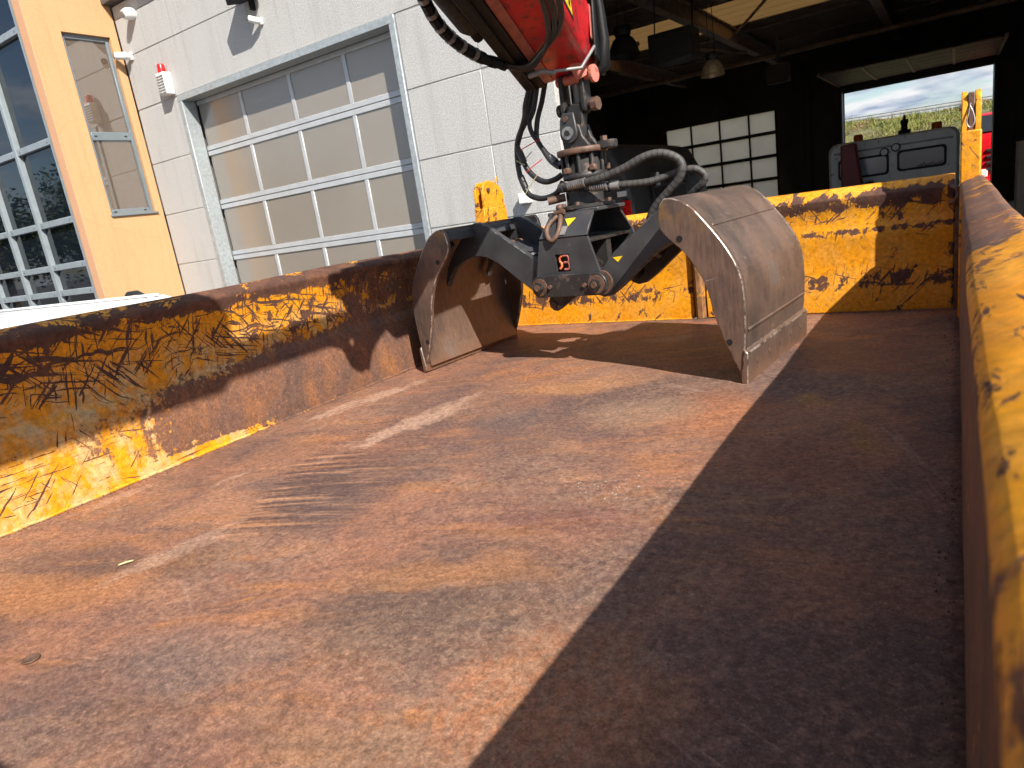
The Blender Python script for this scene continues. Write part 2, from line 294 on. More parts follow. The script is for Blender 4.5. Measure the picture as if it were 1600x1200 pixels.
def mat_black(name, base=(0.035, 0.036, 0.039), rust=0.5):
    t = NT(name)
    a = t.noise(9.0, detail=7, rough=0.65)
    c = t.mix(t.mr(a, 0.3, 0.7), tuple(b*0.75 for b in base), tuple(b*1.4 for b in base))
    d = t.mr(t.noise(26.0, detail=8, rough=0.72), 0.66-0.08*rust, 0.72-0.08*rust)
    c = t.mix(t.ma('MULTIPLY', d, 0.8), c, (0.125, 0.085, 0.07))
    t.set(Base_Color=c, Roughness=t.mr(a, 0.3, 0.7, 0.38, 0.6))
    t.bump(t.noise(80.0, detail=4), 0.15, 0.003)
    return t.m
def mat_concrete():
    t = NT('white_textured_concrete'); x, y, z = t.xyz()
    g = t.noise(75.0, detail=3, rough=0.6)
    c = t.mix(t.mr(g, 0.36, 0.66), (0.33, 0.328, 0.322), (0.61, 0.606, 0.596))
    d = t.noise(1.0, t.map(None, (5.0, 5.0, 0.5)), 5, 0.6)
    c = t.mix(t.mr(d, 0.52, 0.74, 0, 0.45), c, (0.30, 0.295, 0.28))
    run = t.noise(1.0, t.map(None, (16.0, 16.0, 0.6)), 4, 0.6)
    c = t.mix(t.ma('MULTIPLY', t.mr(run, 0.56, 0.72, 0, 0.5), t.mr(z, 2.6, 3.6)), c, (0.27, 0.255, 0.235))
    t.set(Base_Color=c, Roughness=0.9)
    t.bump(t.ma('ADD', g, t.noise(180.0, detail=2)), 0.5, 0.006)
    return t.m
def mat_render_wall():
    t = NT('orange_wall_render')
    g = t.noise(70.0, detail=4)
    c = t.mix(t.mr(g, 0.3, 0.7), (0.49, 0.282, 0.138), (0.56, 0.332, 0.168))
    c = t.mix(t.mr(t.noise(1.4, detail=5), 0.5, 0.8, 0, 0.35), c, (0.47, 0.265, 0.12))
    c = t.mix(t.mr(t.noise(1.0, t.map(None, (9.0, 9.0, 0.55)), 5, 0.65), 0.52, 0.72, 0, 0.4), c, (0.40, 0.22, 0.105))
    wv = t.vor(0.55, t.vadd(t.pos, t.noisec(3.0), 0.25))
    c = t.mix(t.mr(wv, 0.0, 0.003, 0.3, 0), c, (0.33, 0.16, 0.06))
    t.set(Base_Color=c, Roughness=0.92); t.bump(g, 0.4, 0.005)
    return t.m
def mat_glass(name, col, rough=0.03, ior=1.9):
    t = NT(name); t.set(Base_Color=t.mix(t.noise(0.8, detail=2), col, tuple(k*1.3 for k in col)), Roughness=rough, IOR=ior)
    t.bump(t.noise(0.9, detail=1), 0.05, 0.03)
    return t.m
def mat_frost():
    t = NT('frosted_door_pane')
    c = t.mix(t.noise(0.8, detail=4), (0.24, 0.208, 0.172), (0.29, 0.258, 0.218))
    t.set(Base_Color=c, Roughness=0.2, IOR=1.7); t.b.inputs['Specular IOR Level'].default_value = 0.9
    t.bump(t.noise(2.0, detail=2), 0.06, 0.02)
    return t.m
def mat_translucent(name, col):
    t = NT(name); n = t.t.nodes.new('ShaderNodeBsdfTranslucent')
    t.put(n.inputs['Color'], t.mix(t.noise(1.7, detail=5), tuple(k*0.82 for k in col), col))
    d = t.t.nodes.new('ShaderNodeBsdfDiffuse'); d.inputs['Color'].default_value = (*[k*0.3 for k in col], 1)
    mxs = t.t.nodes.new('ShaderNodeMixShader'); mxs.inputs[0].default_value = 0.08
    t.L(n.outputs[0], mxs.inputs[1]); t.L(d.outputs[0], mxs.inputs[2]); t.L(mxs.outputs[0], t.out.inputs[0])
    return t.m

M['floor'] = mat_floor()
M['wall_l'] = mat_paint('chipped_yellow_side_paint', 'l', z_left)
M['tail'] = mat_paint('chipped_yellow_tailgate_paint', 'x', z_tail, 11.0)
M['post'] = mat_paint('chipped_yellow_post_paint', 'p', z_post, 16.0)
M['wall_r'] = mat_paint('chipped_yellow_edge_paint', 'r', z_right, 20.0)
M['shell'] = mat_shell(); M['sideplate'] = mat_shell('scuffed_side_plate_steel', 0.75)
M['black'] = mat_black('scuffed_black_paint', (0.040, 0.041, 0.044))
M['rotor'] = mat_black('greasy_black_steel', (0.022, 0.021, 0.021), 1.4)
M['rustst'] = plain('brown_rusty_steel', (0.13, 0.075, 0.052), 0.6, 0.2, 0.4, 30, 0.4, 120)
M['edge'] = plain('polished_steel_edge', (0.42, 0.36, 0.31), 0.32, 0.6, 0.35, 45, dirt=((0.13, 0.08, 0.06), 0.5, 30))
M['edgeblack'] = plain('rubbed_black_edge', (0.16, 0.155, 0.15), 0.4, 0.3, 0.3, 45, dirt=((0.035, 0.035, 0.037), 0.7, 25))
M['steel'] = plain('worn_bright_steel', (0.42, 0.40, 0.38), 0.35, 0.8, 0.25, 40, 0.2, 120)
M['hose'] = plain('black_rubber_hose', (0.018, 0.018, 0.019), 0.45, 0, 0.3, 40)
M['spiral'] = plain('grey_spiral_hose_guard', (0.055, 0.052, 0.048), 0.6, 0, 0.35, 30)
M['red'] = plain('dusty_red_paint', (0.58, 0.012, 0.018), 0.38, 0, 0.2, 7, 0.1, 60, dirt=((0.20, 0.03, 0.025), 0.35, 22))
M['redworn'] = plain('worn_pinkish_red_steel', (0.40, 0.13, 0.10), 0.55, 0, 0.3, 25, 0.3, 90)
M['salmon'] = plain('faded_red_pin_paint', (0.62, 0.20, 0.15), 0.6, 0, 0.25, 40, 0.4, 90, dirt=((0.3, 0.09, 0.06), 0.3, 40))
M['plasticb'] = plain('matt_black_plastic', (0.007, 0.007, 0.008), 0.5, 0, 0.2, 20, spec=0.25)
M['greyalu'] = plain('grey_aluminium_clip', (0.24, 0.235, 0.23), 0.45, 0.3, 0.2, 20)
M['yelst'] = plain('yellow_warning_sticker', (0.80, 0.56, 0.02), 0.4, 0, 0.08, 20)
M['ink'] = plain('black_print', (0.012, 0.012, 0.012), 0.5)
M['orangep'] = plain('orange_logo_paint', (0.70, 0.16, 0.05), 0.5, 0, 0.3, 60, dirt=((0.15, 0.05, 0.03), 0.3, 90))
M['concrete'] = mat_concrete()
M['joint'] = plain('grey_joint_sealant', (0.42, 0.415, 0.40), 0.8)
M['render'] = mat_render_wall()
M['renderedge'] = plain('pinkish_wall_edge_render', (0.60, 0.33, 0.19), 0.9, 0, 0.15, 60, 0.5, 80)
M['galv'] = plain('galvanised_steel', (0.40, 0.44, 0.46), 0.42, 0.35, 0.18, 22, 0.1, 60)
M['alu'] = plain('silver_door_profile', (0.52, 0.54, 0.56), 0.38, 0.25, 0.08, 6)
M['winframe'] = plain('grey_window_profile', (0.18, 0.215, 0.24), 0.4, 0.2, 0.1, 8)
M['cwframe'] = plain('pale_grey_facade_profile', (0.30, 0.345, 0.375), 0.4, 0.2, 0.1, 8)
M['frost'] = mat_frost()
M['glass'] = mat_glass('dark_facade_glass', (0.006, 0.009, 0.014), 0.02, 1.6)
M['glasst'] = mat_glass('brown_tinted_window_glass', (0.10, 0.075, 0.055), 0.02, 3.0)
M['white'] = plain('white_plastic', (0.78, 0.77, 0.75), 0.45, 0, 0.05, 12)
M['whitecar'] = plain('white_car_paint', (0.78, 0.79, 0.80), 0.25, 0, 0.03, 3)
M['beacon'] = plain('red_beacon_plastic', (0.62, 0.01, 0.012), 0.3)
M['orange_b'] = plain('orange_beacon_plastic', (0.62, 0.12, 0.01), 0.3)
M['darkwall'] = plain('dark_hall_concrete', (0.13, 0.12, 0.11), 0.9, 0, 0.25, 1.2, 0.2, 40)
M['hallfloor'] = plain('grey_hall_floor', (0.42, 0.40, 0.38), 0.7, 0, 0.25, 1.5)
M['roofst'] = plain('brown_roof_sheet', (0.30, 0.24, 0.19), 0.6, 0.1, 0.2, 3)
M['beam'] = plain('painted_steel_beam', (0.42, 0.33, 0.26), 0.6, 0.1, 0.25, 6)
M['pipe'] = plain('pale_brown_pipe', (0.55, 0.42, 0.30), 0.5, 0.1, 0.2, 6)
M['raised'] = plain('dim_door_panel', (0.13, 0.11, 0.095), 0.6, 0.1, 0.2, 4)
M['skyl'] = mat_translucent('yellowed_skylight_sheet', (0.33, 0.25, 0.15))
M['rearpane'] = mat_translucent('frosted_rear_door_sheet', (1.0, 0.90, 0.79))
M['lampd'] = plain('dull_lamp_housing', (0.045, 0.042, 0.04), 0.5, 0.2)
M['lampb'] = plain('brass_tinted_reflector', (0.75, 0.55, 0.32), 0.4, 0.5, 0.2, 20)
M['ground'] = plain('grey_yard_asphalt', (0.105, 0.10, 0.098), 0.85, 0, 0.25, 0.8, 0.4, 50)
M['cabgrey'] = plain('light_grey_cab_paint', (0.74, 0.74, 0.73), 0.4, 0, 0.08, 4, dirt=((0.12, 0.10, 0.09), 0.1, 9))
M['rubber'] = plain('black_rubber', (0.015, 0.015, 0.015), 0.7)
M['vandark'] = plain('dark_grey_van_paint', (0.07, 0.068, 0.066), 0.5, 0.0, 0.1, 4)
M['darkred'] = plain('dark_red_panel', (0.20, 0.012, 0.018), 0.5, 0, 0.15, 8)
M['redcar'] = plain('bright_red_lorry_paint', (0.60, 0.008, 0.015), 0.25, 0, 0.06, 4)
M['beige'] = plain('beige_cabinet_paint', (0.26, 0.20, 0.14), 0.6, 0, 0.15, 5)
M['earth'] = plain('bank_soil', (0.12, 0.115, 0.05), 0.95, 0, 0.4, 1.5, 0.5, 8)
M['zinc'] = plain('zinc_guardrail', (0.55, 0.57, 0.58), 0.4, 0.4, 0.1, 4)
M['bark'] = plain('grey_bark', (0.10, 0.075, 0.055), 0.9, 0, 0.3, 20, 0.6, 40)
M['fascia'] = plain('dark_grey_fascia', (0.10, 0.10, 0.105), 0.5, 0.2)
M['grit'] = plain('pale_grit', (0.42, 0.37, 0.33), 0.8, 0, 0.3, 90)
M['twig'] = plain('dry_straw', (0.60, 0.55, 0.28), 0.8)
def mat_leaf(name, c1, c2):
    t = NT(name); oi = t.noise(2.3, detail=2)
    c = t.mix(t.mr(t.noise(5.0, detail=3), 0.3, 0.7), c1, c2); t.set(Base_Color=c, Roughness=0.7); return t.m
M['leaf'] = mat_leaf('tree_leaves', (0.035, 0.07, 0.015), (0.085, 0.12, 0.03))
def mat_grass():
    t = NT('bank_grass'); c = t.mix(t.mr(t.noise(6.0, detail=3), 0.3, 0.7), (0.13, 0.17, 0.025), (0.30, 0.28, 0.07))
    c = t.mix(t.mr(t.noise(0.8, detail=5, rough=0.7), 0.50, 0.60), c, (0.26, 0.17, 0.08)); c = t.mix(t.mr(t.noise(1.1, t.map(loc=(4, 9, 1)), 5, 0.7), 0.52, 0.60), c, (0.06, 0.10, 0.02))
    t.set(Base_Color=c, Roughness=0.7); return t.m
M['grass'] = mat_grass()

# ------------------------------------------------------------------ object helpers
def empty(name, loc, label, cat, group=None, rz=0.0):
    o = bpy.data.objects.new(name, None); COL.objects.link(o); o.location = loc; o.rotation_euler = (0, 0, rz)
    o.empty_display_size = 0.1
    o['label'] = label; o['category'] = cat
    if group: o['group'] = group
    return o
def off(parent):
    v = Vector((0, 0, 0)); q = parent
    while q is not None: v += q.location; q = q.parent
    return v
class MB:
    def __init__(s): s.v = []; s.f = []; s.sm = []
    def add(s, vs, fs, smooth=False):
        n = len(s.v); s.v += [Vector(a) for a in vs]; s.f += [[i+n for i in f] for f in fs]; s.sm += [smooth]*len(fs); return s
    def box(s, x0, x1, y0, y1, z0, z1):
        return s.add([(x0,y0,z0),(x1,y0,z0),(x1,y1,z0),(x0,y1,z0),(x0,y0,z1),(x1,y0,z1),(x1,y1,z1),(x0,y1,z1)],
                     [(3,2,1,0),(4,5,6,7),(0,1,5,4),(1,2,6,5),(2,3,7,6),(3,0,4,7)])
    def prism(s, poly, axis, a, b):
        # poly in the two other axes: x->(y,z) y->(x,z) z->(x,y)
        def P(q, k): return {'x': (k, q[0], q[1]), 'y': (q[0], k, q[1]), 'z': (q[0], q[1], k)}[axis]
        n = len(poly); vs = [P(q, a) for q in poly]+[P(q, b) for q in poly]
        fs = [tuple(range(n))[::-1], tuple(range(n, 2*n))]+[(i, (i+1) % n, (i+1) % n+n, i+n) for i in range(n)]
        return s.add(vs, fs)
    def tube(s, pts, r, n=10, caps=True, smooth=True):
        pts = [Vector(p) for p in pts]; rr = r if isinstance(r, (list, tuple)) else [r]*len(pts)
        vs = []; fs = []; ref = None
        for i, p in enumerate(pts):
            t = (pts[min(i+1, len(pts)-1)]-pts[max(i-1, 0)]).normalized()
            if ref is None: ref = t.orthogonal().normalized()
            ref = (ref-t*ref.dot(t)).normalized(); b = t.cross(ref)
            vs += [p+(ref*math.cos(2*math.pi*k/n)+b*math.sin(2*math.pi*k/n))*rr[i] for k in range(n)]
        for i in range(len(pts)-1):
            for k in range(n): fs.append((i*n+k, i*n+(k+1) % n, (i+1)*n+(k+1) % n, (i+1)*n+k))
        s.add(vs, fs, smooth)
        if caps:
            s.add(vs[:n], [tuple(range(n))[::-1]]); s.add(vs[-n:], [tuple(range(n))])
        return s
    def cyl(s, a, b, r, n=20): return s.tube([a, b], r, n)
    def lathe(s, c, prof, n=24, smooth=True):
        vs = []; fs = []
        for (r, z) in prof: vs += [(c[0]+r*math.cos(2*math.pi*k/n), c[1]+r*math.sin(2*math.pi*k/n), c[2]+z) for k in range(n)]
        for i in range(len(prof)-1):
            for k in range(n): fs.append((i*n+k, i*n+(k+1) % n, (i+1)*n+(k+1) % n, (i+1)*n+k))
        s.add(vs, fs, smooth); return s
    def sheet(s, prof, axis, a, b, th, smooth=False):
        # open profile polyline given thickness th (to its left) and extruded along axis
        P2 = [Vector((q[0], q[1])) for q in prof]; n = len(P2); off_ = []
        for i in range(n):
            d = (P2[min(i+1, n-1)]-P2[max(i-1, 0)]).normalized(); off_.append(P2[i]+Vector((-d.y, d.x))*th)
        def P(q, k): return {'x': (k, q[0], q[1]), 'y': (q[0], k, q[1]), 'z': (q[0], q[1], k)}[axis]
        vs = [P(q, a) for q in P2]+[P(q, b) for q in P2]+[P(q, a) for q in off_]+[P(q, b) for q in off_]
        f1 = [(i, i+1, n+i+1, n+i) for i in range(n-1)]+[(2*n+i+1, 2*n+i, 3*n+i, 3*n+i+1) for i in range(n-1)]
        f2 = [(i+1, i, 2*n+i, 2*n+i+1) for i in range(n-1)]+[(n+i, n+i+1, 3*n+i+1, 3*n+i) for i in range(n-1)]+[(0, n, 3*n, 2*n), (2*n-1, n-1, 3*n-1, 4*n-1)]
        return s.add(vs, f1+f2, False)
    def build(s, name, mat, parent=None, bevel=0.0, seg=2, label=None, cat=None, group=None, kind=None, local=False, smooth=False, loc=None, edge=None):
        me = bpy.data.meshes.new(name); o_ = Vector((0, 0, 0)) if local else (off(parent) if parent else Vector((0, 0, 0)))
        if loc is not None and not parent: o_ = Vector(loc)
        me.from_pydata([v-o_ for v in s.v], [], s.f); 
        bm = bmesh.new(); bm.from_mesh(me); bmesh.ops.recalc_face_normals(bm, faces=bm.faces); bm.to_mesh(me); bm.free()
        for p, k in zip(me.polygons, s.sm): p.use_smooth = k or smooth
        me.materials.append(M[mat] if isinstance(mat, str) else mat)
        o = bpy.data.objects.new(name, me); COL.objects.link(o)
        if parent: o.parent = parent
        elif loc is not None: o.location = loc
        if bevel:
            b = o.modifiers.new('bevel', 'BEVEL'); b.width = bevel; b.segments = seg; b.limit_method = 'ANGLE'; b.angle_limit = R_(38)
            for p in me.polygons: p.use_smooth = True
            me.set_sharp_from_angle(angle=R_(42)) if hasattr(me, 'set_sharp_from_angle') else None
        if edge:
            me.materials.append(M[edge]); o.modifiers['bevel'].material = 1
        if label: o['label'] = label
        if cat: o['category'] = cat
        if group: o['group'] = group
        if kind: o['kind'] = kind
        return o
def spline(pts, k=6):
    P = [Vector(p) for p in pts]; out = []
    for i in range(len(P)-1):
        p0 = P[max(i-1, 0)]; p1 = P[i]; p2 = P[i+1]; p3 = P[min(i+2, len(P)-1)]
        for j in range(k):
            t = j/k
            out.append(0.5*((2*p1)+(p2-p0)*t+(2*p0-5*p1+4*p2-p3)*t*t+(3*p1-p0-3*p2+p3)*t**3))
    out.append(P[-1]); return out

GZ = -1.15   # yard level below the bed floor
# ------------------------------------------------------------------ ground
MB().box(-300, 300, -300, 300, GZ-0.3, GZ).build('ground', 'ground', kind='structure', label='grey asphalt yard around the buildings')

# ------------------------------------------------------------------ workshop hall
HX0, HX1, HY0, HY1 = -11.33, 1.9, 7.0, 26.0
hall = empty('workshop_hall', (-4.7, 16.5, GZ), 'pale concrete workshop hall with an open bay into its dark interior', 'building')
rowz = [GZ, -0.205, 0.62, 1.455, 2.285, 3.125, 3.945, 4.70]
g = 0.005
def panel(x0, x1, z0, z1):
    return MB().box(x0+g, x1-g, HY0, HY0+0.10, z0+g, z1-g).build('concrete_panel', 'concrete', hall, 0.006, 1)
for i in range(5): panel(HX0, -10.185, rowz[i], rowz[i+1])
for i in range(5):
    panel(-5.665, -4.56, rowz[i], rowz[i+1]); panel(-4.56, -3.65, rowz[i], rowz[i+1])
for i in (5, 6):
    z0 = rowz[i]+(0.02 if i == 5 else 0)
    panel(HX0, -4.56, z0, rowz[i+1]); panel(-4.56, 0.85, z0, rowz[i+1]); panel(0.85, HX1, z0, rowz[i+1])
for i in range(5): panel(0.85, HX1, rowz[i], rowz[i+1])
for (x0, x1, z0, z1) in ((HX0, -10.19, GZ, 4.7), (-10.19, -5.66, 3.15, 4.7), (-5.66, -3.655, GZ, 4.7), (-3.655, 0.855, 3.15, 4.7), (0.855, HX1, GZ, 4.7)):
    MB().box(x0+0.001, x1-0.001, HY0+0.010, HY0+0.215, z0, z1).build('joint_backing', 'joint', hall)
b = MB(); b.box(HX0, -10.2, 7.22, 7.42, GZ, 4.7).box(-10.2, -5.65, 7.22, 7.42, 3.15, 4.7).box(-5.65, -3.68, 7.22, 7.42, GZ, 4.7).box(-3.68, 0.88, 7.22, 7.42, 3.15, 4.7).box(0.88, HX1, 7.22, 7.42, GZ, 4.7)
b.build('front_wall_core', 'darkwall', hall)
MB().box(HX0-0.05, HX1+0.1, 6.86, 7.05, 4.72, 5.0).build('roof_fascia', 'fascia', hall, 0.01)
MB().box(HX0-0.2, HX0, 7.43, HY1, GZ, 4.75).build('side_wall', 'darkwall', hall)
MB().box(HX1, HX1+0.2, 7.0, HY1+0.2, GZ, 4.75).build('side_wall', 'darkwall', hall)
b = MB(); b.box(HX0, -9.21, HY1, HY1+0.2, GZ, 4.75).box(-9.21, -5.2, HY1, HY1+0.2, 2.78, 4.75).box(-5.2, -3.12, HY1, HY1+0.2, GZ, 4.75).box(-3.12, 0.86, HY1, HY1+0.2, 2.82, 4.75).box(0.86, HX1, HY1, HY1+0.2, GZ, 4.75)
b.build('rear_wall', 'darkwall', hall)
MB().box(HX0, HX1, 7.05, HY1+0.2, GZ+0.002, GZ+0.012).build('hall_floor', 'hallfloor', hall)
# roof sheet: corrugated, ribs across the hall, with a skylight strip
def corrug(y0, y1, pitch=0.18, hgt=0.04):
    b = MB(); pr = []; y = y0
    while y < y1-1e-6:
        e = min(y+pitch, y1); w = e-y
        pr += [(y, 4.50), (y+w*0.35, 4.50), (y+w*0.5, 4.50+hgt), (y+w*0.85, 4.50+hgt)]; y = e
    pr.append((y1, 4.50))
    return b.sheet([(q[0], q[1]) for q in pr], 'x', HX0-0.1, HX1+0.15, 0.012)
corrug(7.0, 17.2).build('roof_sheet', 'roofst', hall)
corrug(19.9, HY1+0.3).build('roof_sheet', 'roofst', hall)
corrug(17.2, 19.9, 0.60, 0.02).build('skylight_strip', 'skyl', hall)
for x in (-8.2, -4.97, -1.6):
    b = MB(); b.box(x-0.10, x+0.10, 7.45, 25.9, 4.05, 4.07).box(x-0.012, x+0.012, 7.45, 25.9, 4.07, 4.42).box(x-0.10, x+0.10, 7.45, 25.9, 4.42, 4.44)
    b.build('roof_beam', 'beam', hall)
for y in (9.6, 12.4, 15.2, 20.8, 23.6):
    MB().box(HX0, HX1, y-0.05, y+0.05, 4.445, 4.495).build('purlin', 'beam', hall)
MB().tube([(HX0+0.1, 22.8, 3.98), (HX1-0.1, 22.8, 3.98)], 0.07, 12).build('pipe', 'pipe', hall)
MB().tube([(HX0+0.1, 14.2, 3.55), (-5.4, 14.2, 3.55)], 0.045, 12).build('pipe', 'pipe', hall)
MB().tube([(-6.8, 19.0, 4.35), (-4.97, 21.2, 3.99)], 0.04, 8).build('brace', 'beam', hall)
MB().tube([(-3.4, 17.0, 4.40), (-4.9, 19.2, 4.05)], 0.035, 8).build('brace', 'beam', hall)
# closed sectional door in the front
def frame_u(name, parent, x0, x1, y0, y1, ztop, w, mat):
    b = MB(); b.box(x0, x0+w, y0, y1, GZ, ztop-w).box(x1-w, x1, y0, y1, GZ, ztop-w).box(x0, x1, y0, y1, ztop-w, ztop); return b.build(name, mat, parent, 0.004, 1)
door = MB().box(-10.09, -5.76, 7.255, 7.29, GZ, 3.06).build('garage_door', 'alu', hall, label='sectional door of frosted panes in a silver grid')
frame_u('door_frame', hall, -10.18, -5.67, 6.975, 7.21, 3.143, 0.09, 'galv')
dx0, dx1 = -10.12, -5.72; cw = (dx1-dx0)/4
dz = [3.06, 2.30, 1.465, 0.64, -0.19, GZ]
for r in range(5):
    zt, zb = dz[r], dz[r+1]
    for c in range(4):
        a0, a1 = max(dx0+c*cw, -10.085), min(dx0+(c+1)*cw, -5.765)
        MB().box(a0+0.035, a1-0.035, 7.238, 7.254, zb+0.075, zt-0.075).build('pane', 'frost', door)
        if c:
            MB().box(dx0+c*cw-0.034, dx0+c*cw+0.034, 7.225, 7.2545, zb+0.075, zt-0.075).build('mullion', 'alu', door, 0.004, 1)
    MB().box(-10.085, -5.765, 7.222, 7.2545, zt-0.074, zt-0.006).build('rail', 'alu', door, 0.004, 1)
    MB().box(-10.085, -5.765, 7.222, 7.2545, zb+0.006, zb+0.074).build('rail', 'alu', door, 0.004, 1)
# rear closed door
rd = MB().box(-9.20, -5.21, HY1+0.055, HY1+0.12, 2.776, 2.80).build('rear_garage_door', 'lampd', hall, label='far sectional door with pale backlit panes')
for x_ in (-9.17, -5.24): MB().box(x_-0.04, x_+0.04, HY1+0.05, HY1+0.12, GZ, 2.775).build('jamb', 'lampd', rd)
rz = [2.775, 2.02, 1.255, 0.49, -0.275, GZ+0.02]
xs = [-9.19, -8.205, -7.17, -6.15, -5.22]
for r in range(5):
    MB().box(-9.13, -5.28, HY1+0.045, HY1+0.13, rz[r]-0.05, rz[r]+(0.0 if r == 0 else 0.055)).build('rail', 'lampd', rd)
    for c in range(4):
        MB().box(xs[c]+0.03, xs[c+1]-0.03, HY1+0.085, HY1+0.09, rz[r+1]+0.056, rz[r]-0.051).build('pane', 'rearpane', rd)
        if c: MB().box(xs[c]-0.028, xs[c]+0.028, HY1+0.05, HY1+0.125, rz[r+1]+0.056, rz[r]-0.051).build('mullion', 'lampd', rd)
# raised sectional door under the roof
up = MB().box(-3.25, -3.18, 21.6, 25.9, 3.02, 3.10).box(0.92, 0.99, 21.6, 25.9, 3.02, 3.10).build('raised_garage_door', 'beam', hall, label='raised door lying flat below the roof')
for i in range(5): MB().box(-3.17, 0.91, 21.65+i*0.84, 22.43+i*0.84, 3.03, 3.075).build('panel', 'raised', up, 0.008, 1)
for i in range(5):
    for k in range(1, 4): MB().box(-3.17+k*1.02-0.03, -3.17+k*1.02+0.03, 21.65+i*0.84, 22.43+i*0.84, 3.0, 3.03).build('rib', 'beam', up)
MB().box(0.87, 0.97, 25.6, 25.99, GZ, 2.9).build('door_track', 'lampd', hall)
MB().box(-3.22, -3.13, 25.6, 25.99, GZ, 2.9).build('door_track', 'lampd', hall)
for x in (-4.2, 1.55):
    b = MB(); b.box(x-0.12, x+0.12, 25.55, 25.62, GZ, 4.04).box(x-0.012, x+0.012, 25.62, 25.85, GZ, 4.04).box(x-0.12, x+0.12, 25.85, 25.92, GZ, 4.04); b.build('column', 'lampd', hall)

# ------------------------------------------------------------------ orange office block
off_b = empty('office_building', (-14.5, 9.0, GZ), 'orange rendered office block with a glass front, left of the hall', 'building')
OX, OY = -11.35, 5.66
b = MB()
wy0, wy1, wz0, wz1 = 6.12, 6.86, 1.545, 4.25
for (y0, y1, z0, z1) in ((OY, wy0, GZ, 6.5), (wy1, 6.99, GZ, 6.5), (wy0, wy1, GZ, wz0), (wy0, wy1, wz1, 6.5)):
    b.box(OX-0.25, OX, y0, y1, z0, z1)
b.build('side_wall', 'render', off_b)
MB().box(OX-0.20, OX-0.001, OY-0.012, OY, GZ, 6.5).build('corner_strip', 'renderedge', off_b)
MB().box(-24, -11.58, 6.0, 6.9, GZ, GZ+0.1).build('plinth', 'darkwall', off_b)
b = MB(); b.box(-24, -11.60, 9.0, 9.2, GZ, 6.5).box(-24, -23.8, 5.9, 9.0, GZ, 6.5).box(-24, -11.6, 5.9, 9.0, 6.4, 6.5); b.build('rear_wall', 'darkwall', off_b)
win = MB().box(OX-0.11, OX-0.055, wy0, wy0+0.06, wz0, wz1).box(OX-0.11, OX-0.055, wy1-0.06, wy1, wz0, wz1).box(OX-0.11, OX-0.055, wy0+0.06, wy1-0.06, wz1-0.07, wz1).box(OX-0.11, OX-0.055, wy0+0.06, wy1-0.06, wz0, wz0+0.08).box(OX-0.11, OX-0.055, wy0+0.06, wy1-0.06, 2.69, 2.82).build('window', 'winframe', off_b, 0.006, 1, label='tall narrow two-pane window in grey frame')
MB().box(OX-0.095, OX-0.085, wy0+0.06, wy1-0.06, 2.82, wz1-0.07).build('pane', 'glasst', win)
MB().box(OX-0.095, OX-0.085, wy0+0.06, wy1-0.06, wz0+0.08, 2.69).build('pane', 'glasst', win)
MB().box(OX-0.11, OX+0.035, wy0-0.02, wy1+0.03, wz0-0.035, wz0-0.003).build('sill', 'winframe', win, 0.004, 1)
for (y, z) in ((wy0+0.12, 2.755), (wy1-0.14, 2.755), (wy0+0.1, wz0+0.04), (wy1-0.14, wz0+0.04)):
    MB().box(OX-0.056, OX-0.048, y-0.02, y+0.02, z-0.008, z+0.008).build('drain_cap', 'plasticb', win)
# glass front
cwm = [-11.63, -12.86, -14.0, -15.14, -16.28, -17.4]; cwr = [0.02, 0.43, 0.86, 1.555, 2.73, 4.30, 5.9]
cw_ = MB().box(cwm[-1]-0.05, -11.56, 5.80, 5.84, GZ, -0.02).build('glass_front', 'cwframe', off_b, label='glass front of dark panes in pale grey grid')
for i, x in enumerate(cwm):
    MB().box(x-0.045, x+0.045, 5.66, 5.78, -0.02, 6.3).build('mullion', 'cwframe', cw_, 0.008, 1)
for i in range(len(cwm)-1):
    x1, x0 = cwm[i]-0.046, cwm[i+1]+0.046
    for j, z in enumerate(cwr):
        MB().box(x0, x1, 5.675, 5.78, z-0.05, z+0.05).build('transom', 'cwframe', cw_, 0.008, 1)
        for xx in (x0+0.10, x1-0.10): MB().cyl((xx, 5.676, z), (xx, 5.667, z), 0.014, 8).build('bolt_cap', 'winframe', cw_)
        if j < len(cwr)-1:
            MB().box(x0, x1, 5.742, 5.75, z+0.05, cwr[j+1]-0.05).build('pane', 'glass', cw_)

# ------------------------------------------------------------------ fittings on the hall front
def bullet(loc, aim, label, s=1.0):
    t = empty('security_camera', loc, label, 'camera'); L0 = Vector(loc); a = Vector(aim).normalized()
    MB().box(loc[0]-0.05*s, loc[0]+0.05*s, loc[1]-0.03, loc[1], loc[2]-0.07*s, loc[2]+0.07*s).build('mount', 'white', t, 0.01)
    j = L0+Vector((0, -0.10*s, 0.0)); MB().tube([L0+Vector((0, -0.02, 0)), j], 0.03*s, 10).build('arm', 'white', t)
    e = j+a*0.20*s; MB().tube([j-a*0.04*s, j, e-a*0.02, e], [0.04*s, 0.068*s, 0.068*s, 0.062*s], 14).build('housing', 'white', t)
    MB().tube([e+a*0.001, e+a*0.02*s], 0.056*s, 14).build('lens', 'plasticb', t)
bullet((-11.12, 7.0, 3.93), (-0.8, -0.55, 0.12), 'white bullet security camera pointing at the orange block', 0.85)
bullet((-7.96, 7.0, 3.64), (-0.5, -0.55, 0.25), 'small white motion sensor on hall wall below the floodlight', 0.62)
t = empty('dome_sensor', (-10.80, 7.0, 4.47), 'round white wall fitting high on the hall near the roof edge', 'sensor')
MB().tube([(-10.80, 6.998, 4.47), (-10.80, 6.90, 4.46), (-10.80, 6.83, 4.44)], [0.09, 0.085, 0.06], 18).build('housing', 'white', t)
MB().tube([(-10.80, 6.832, 4.44), (-10.80, 6.815, 4.435)], 0.042, 14).build('lens', 'greyalu', t)
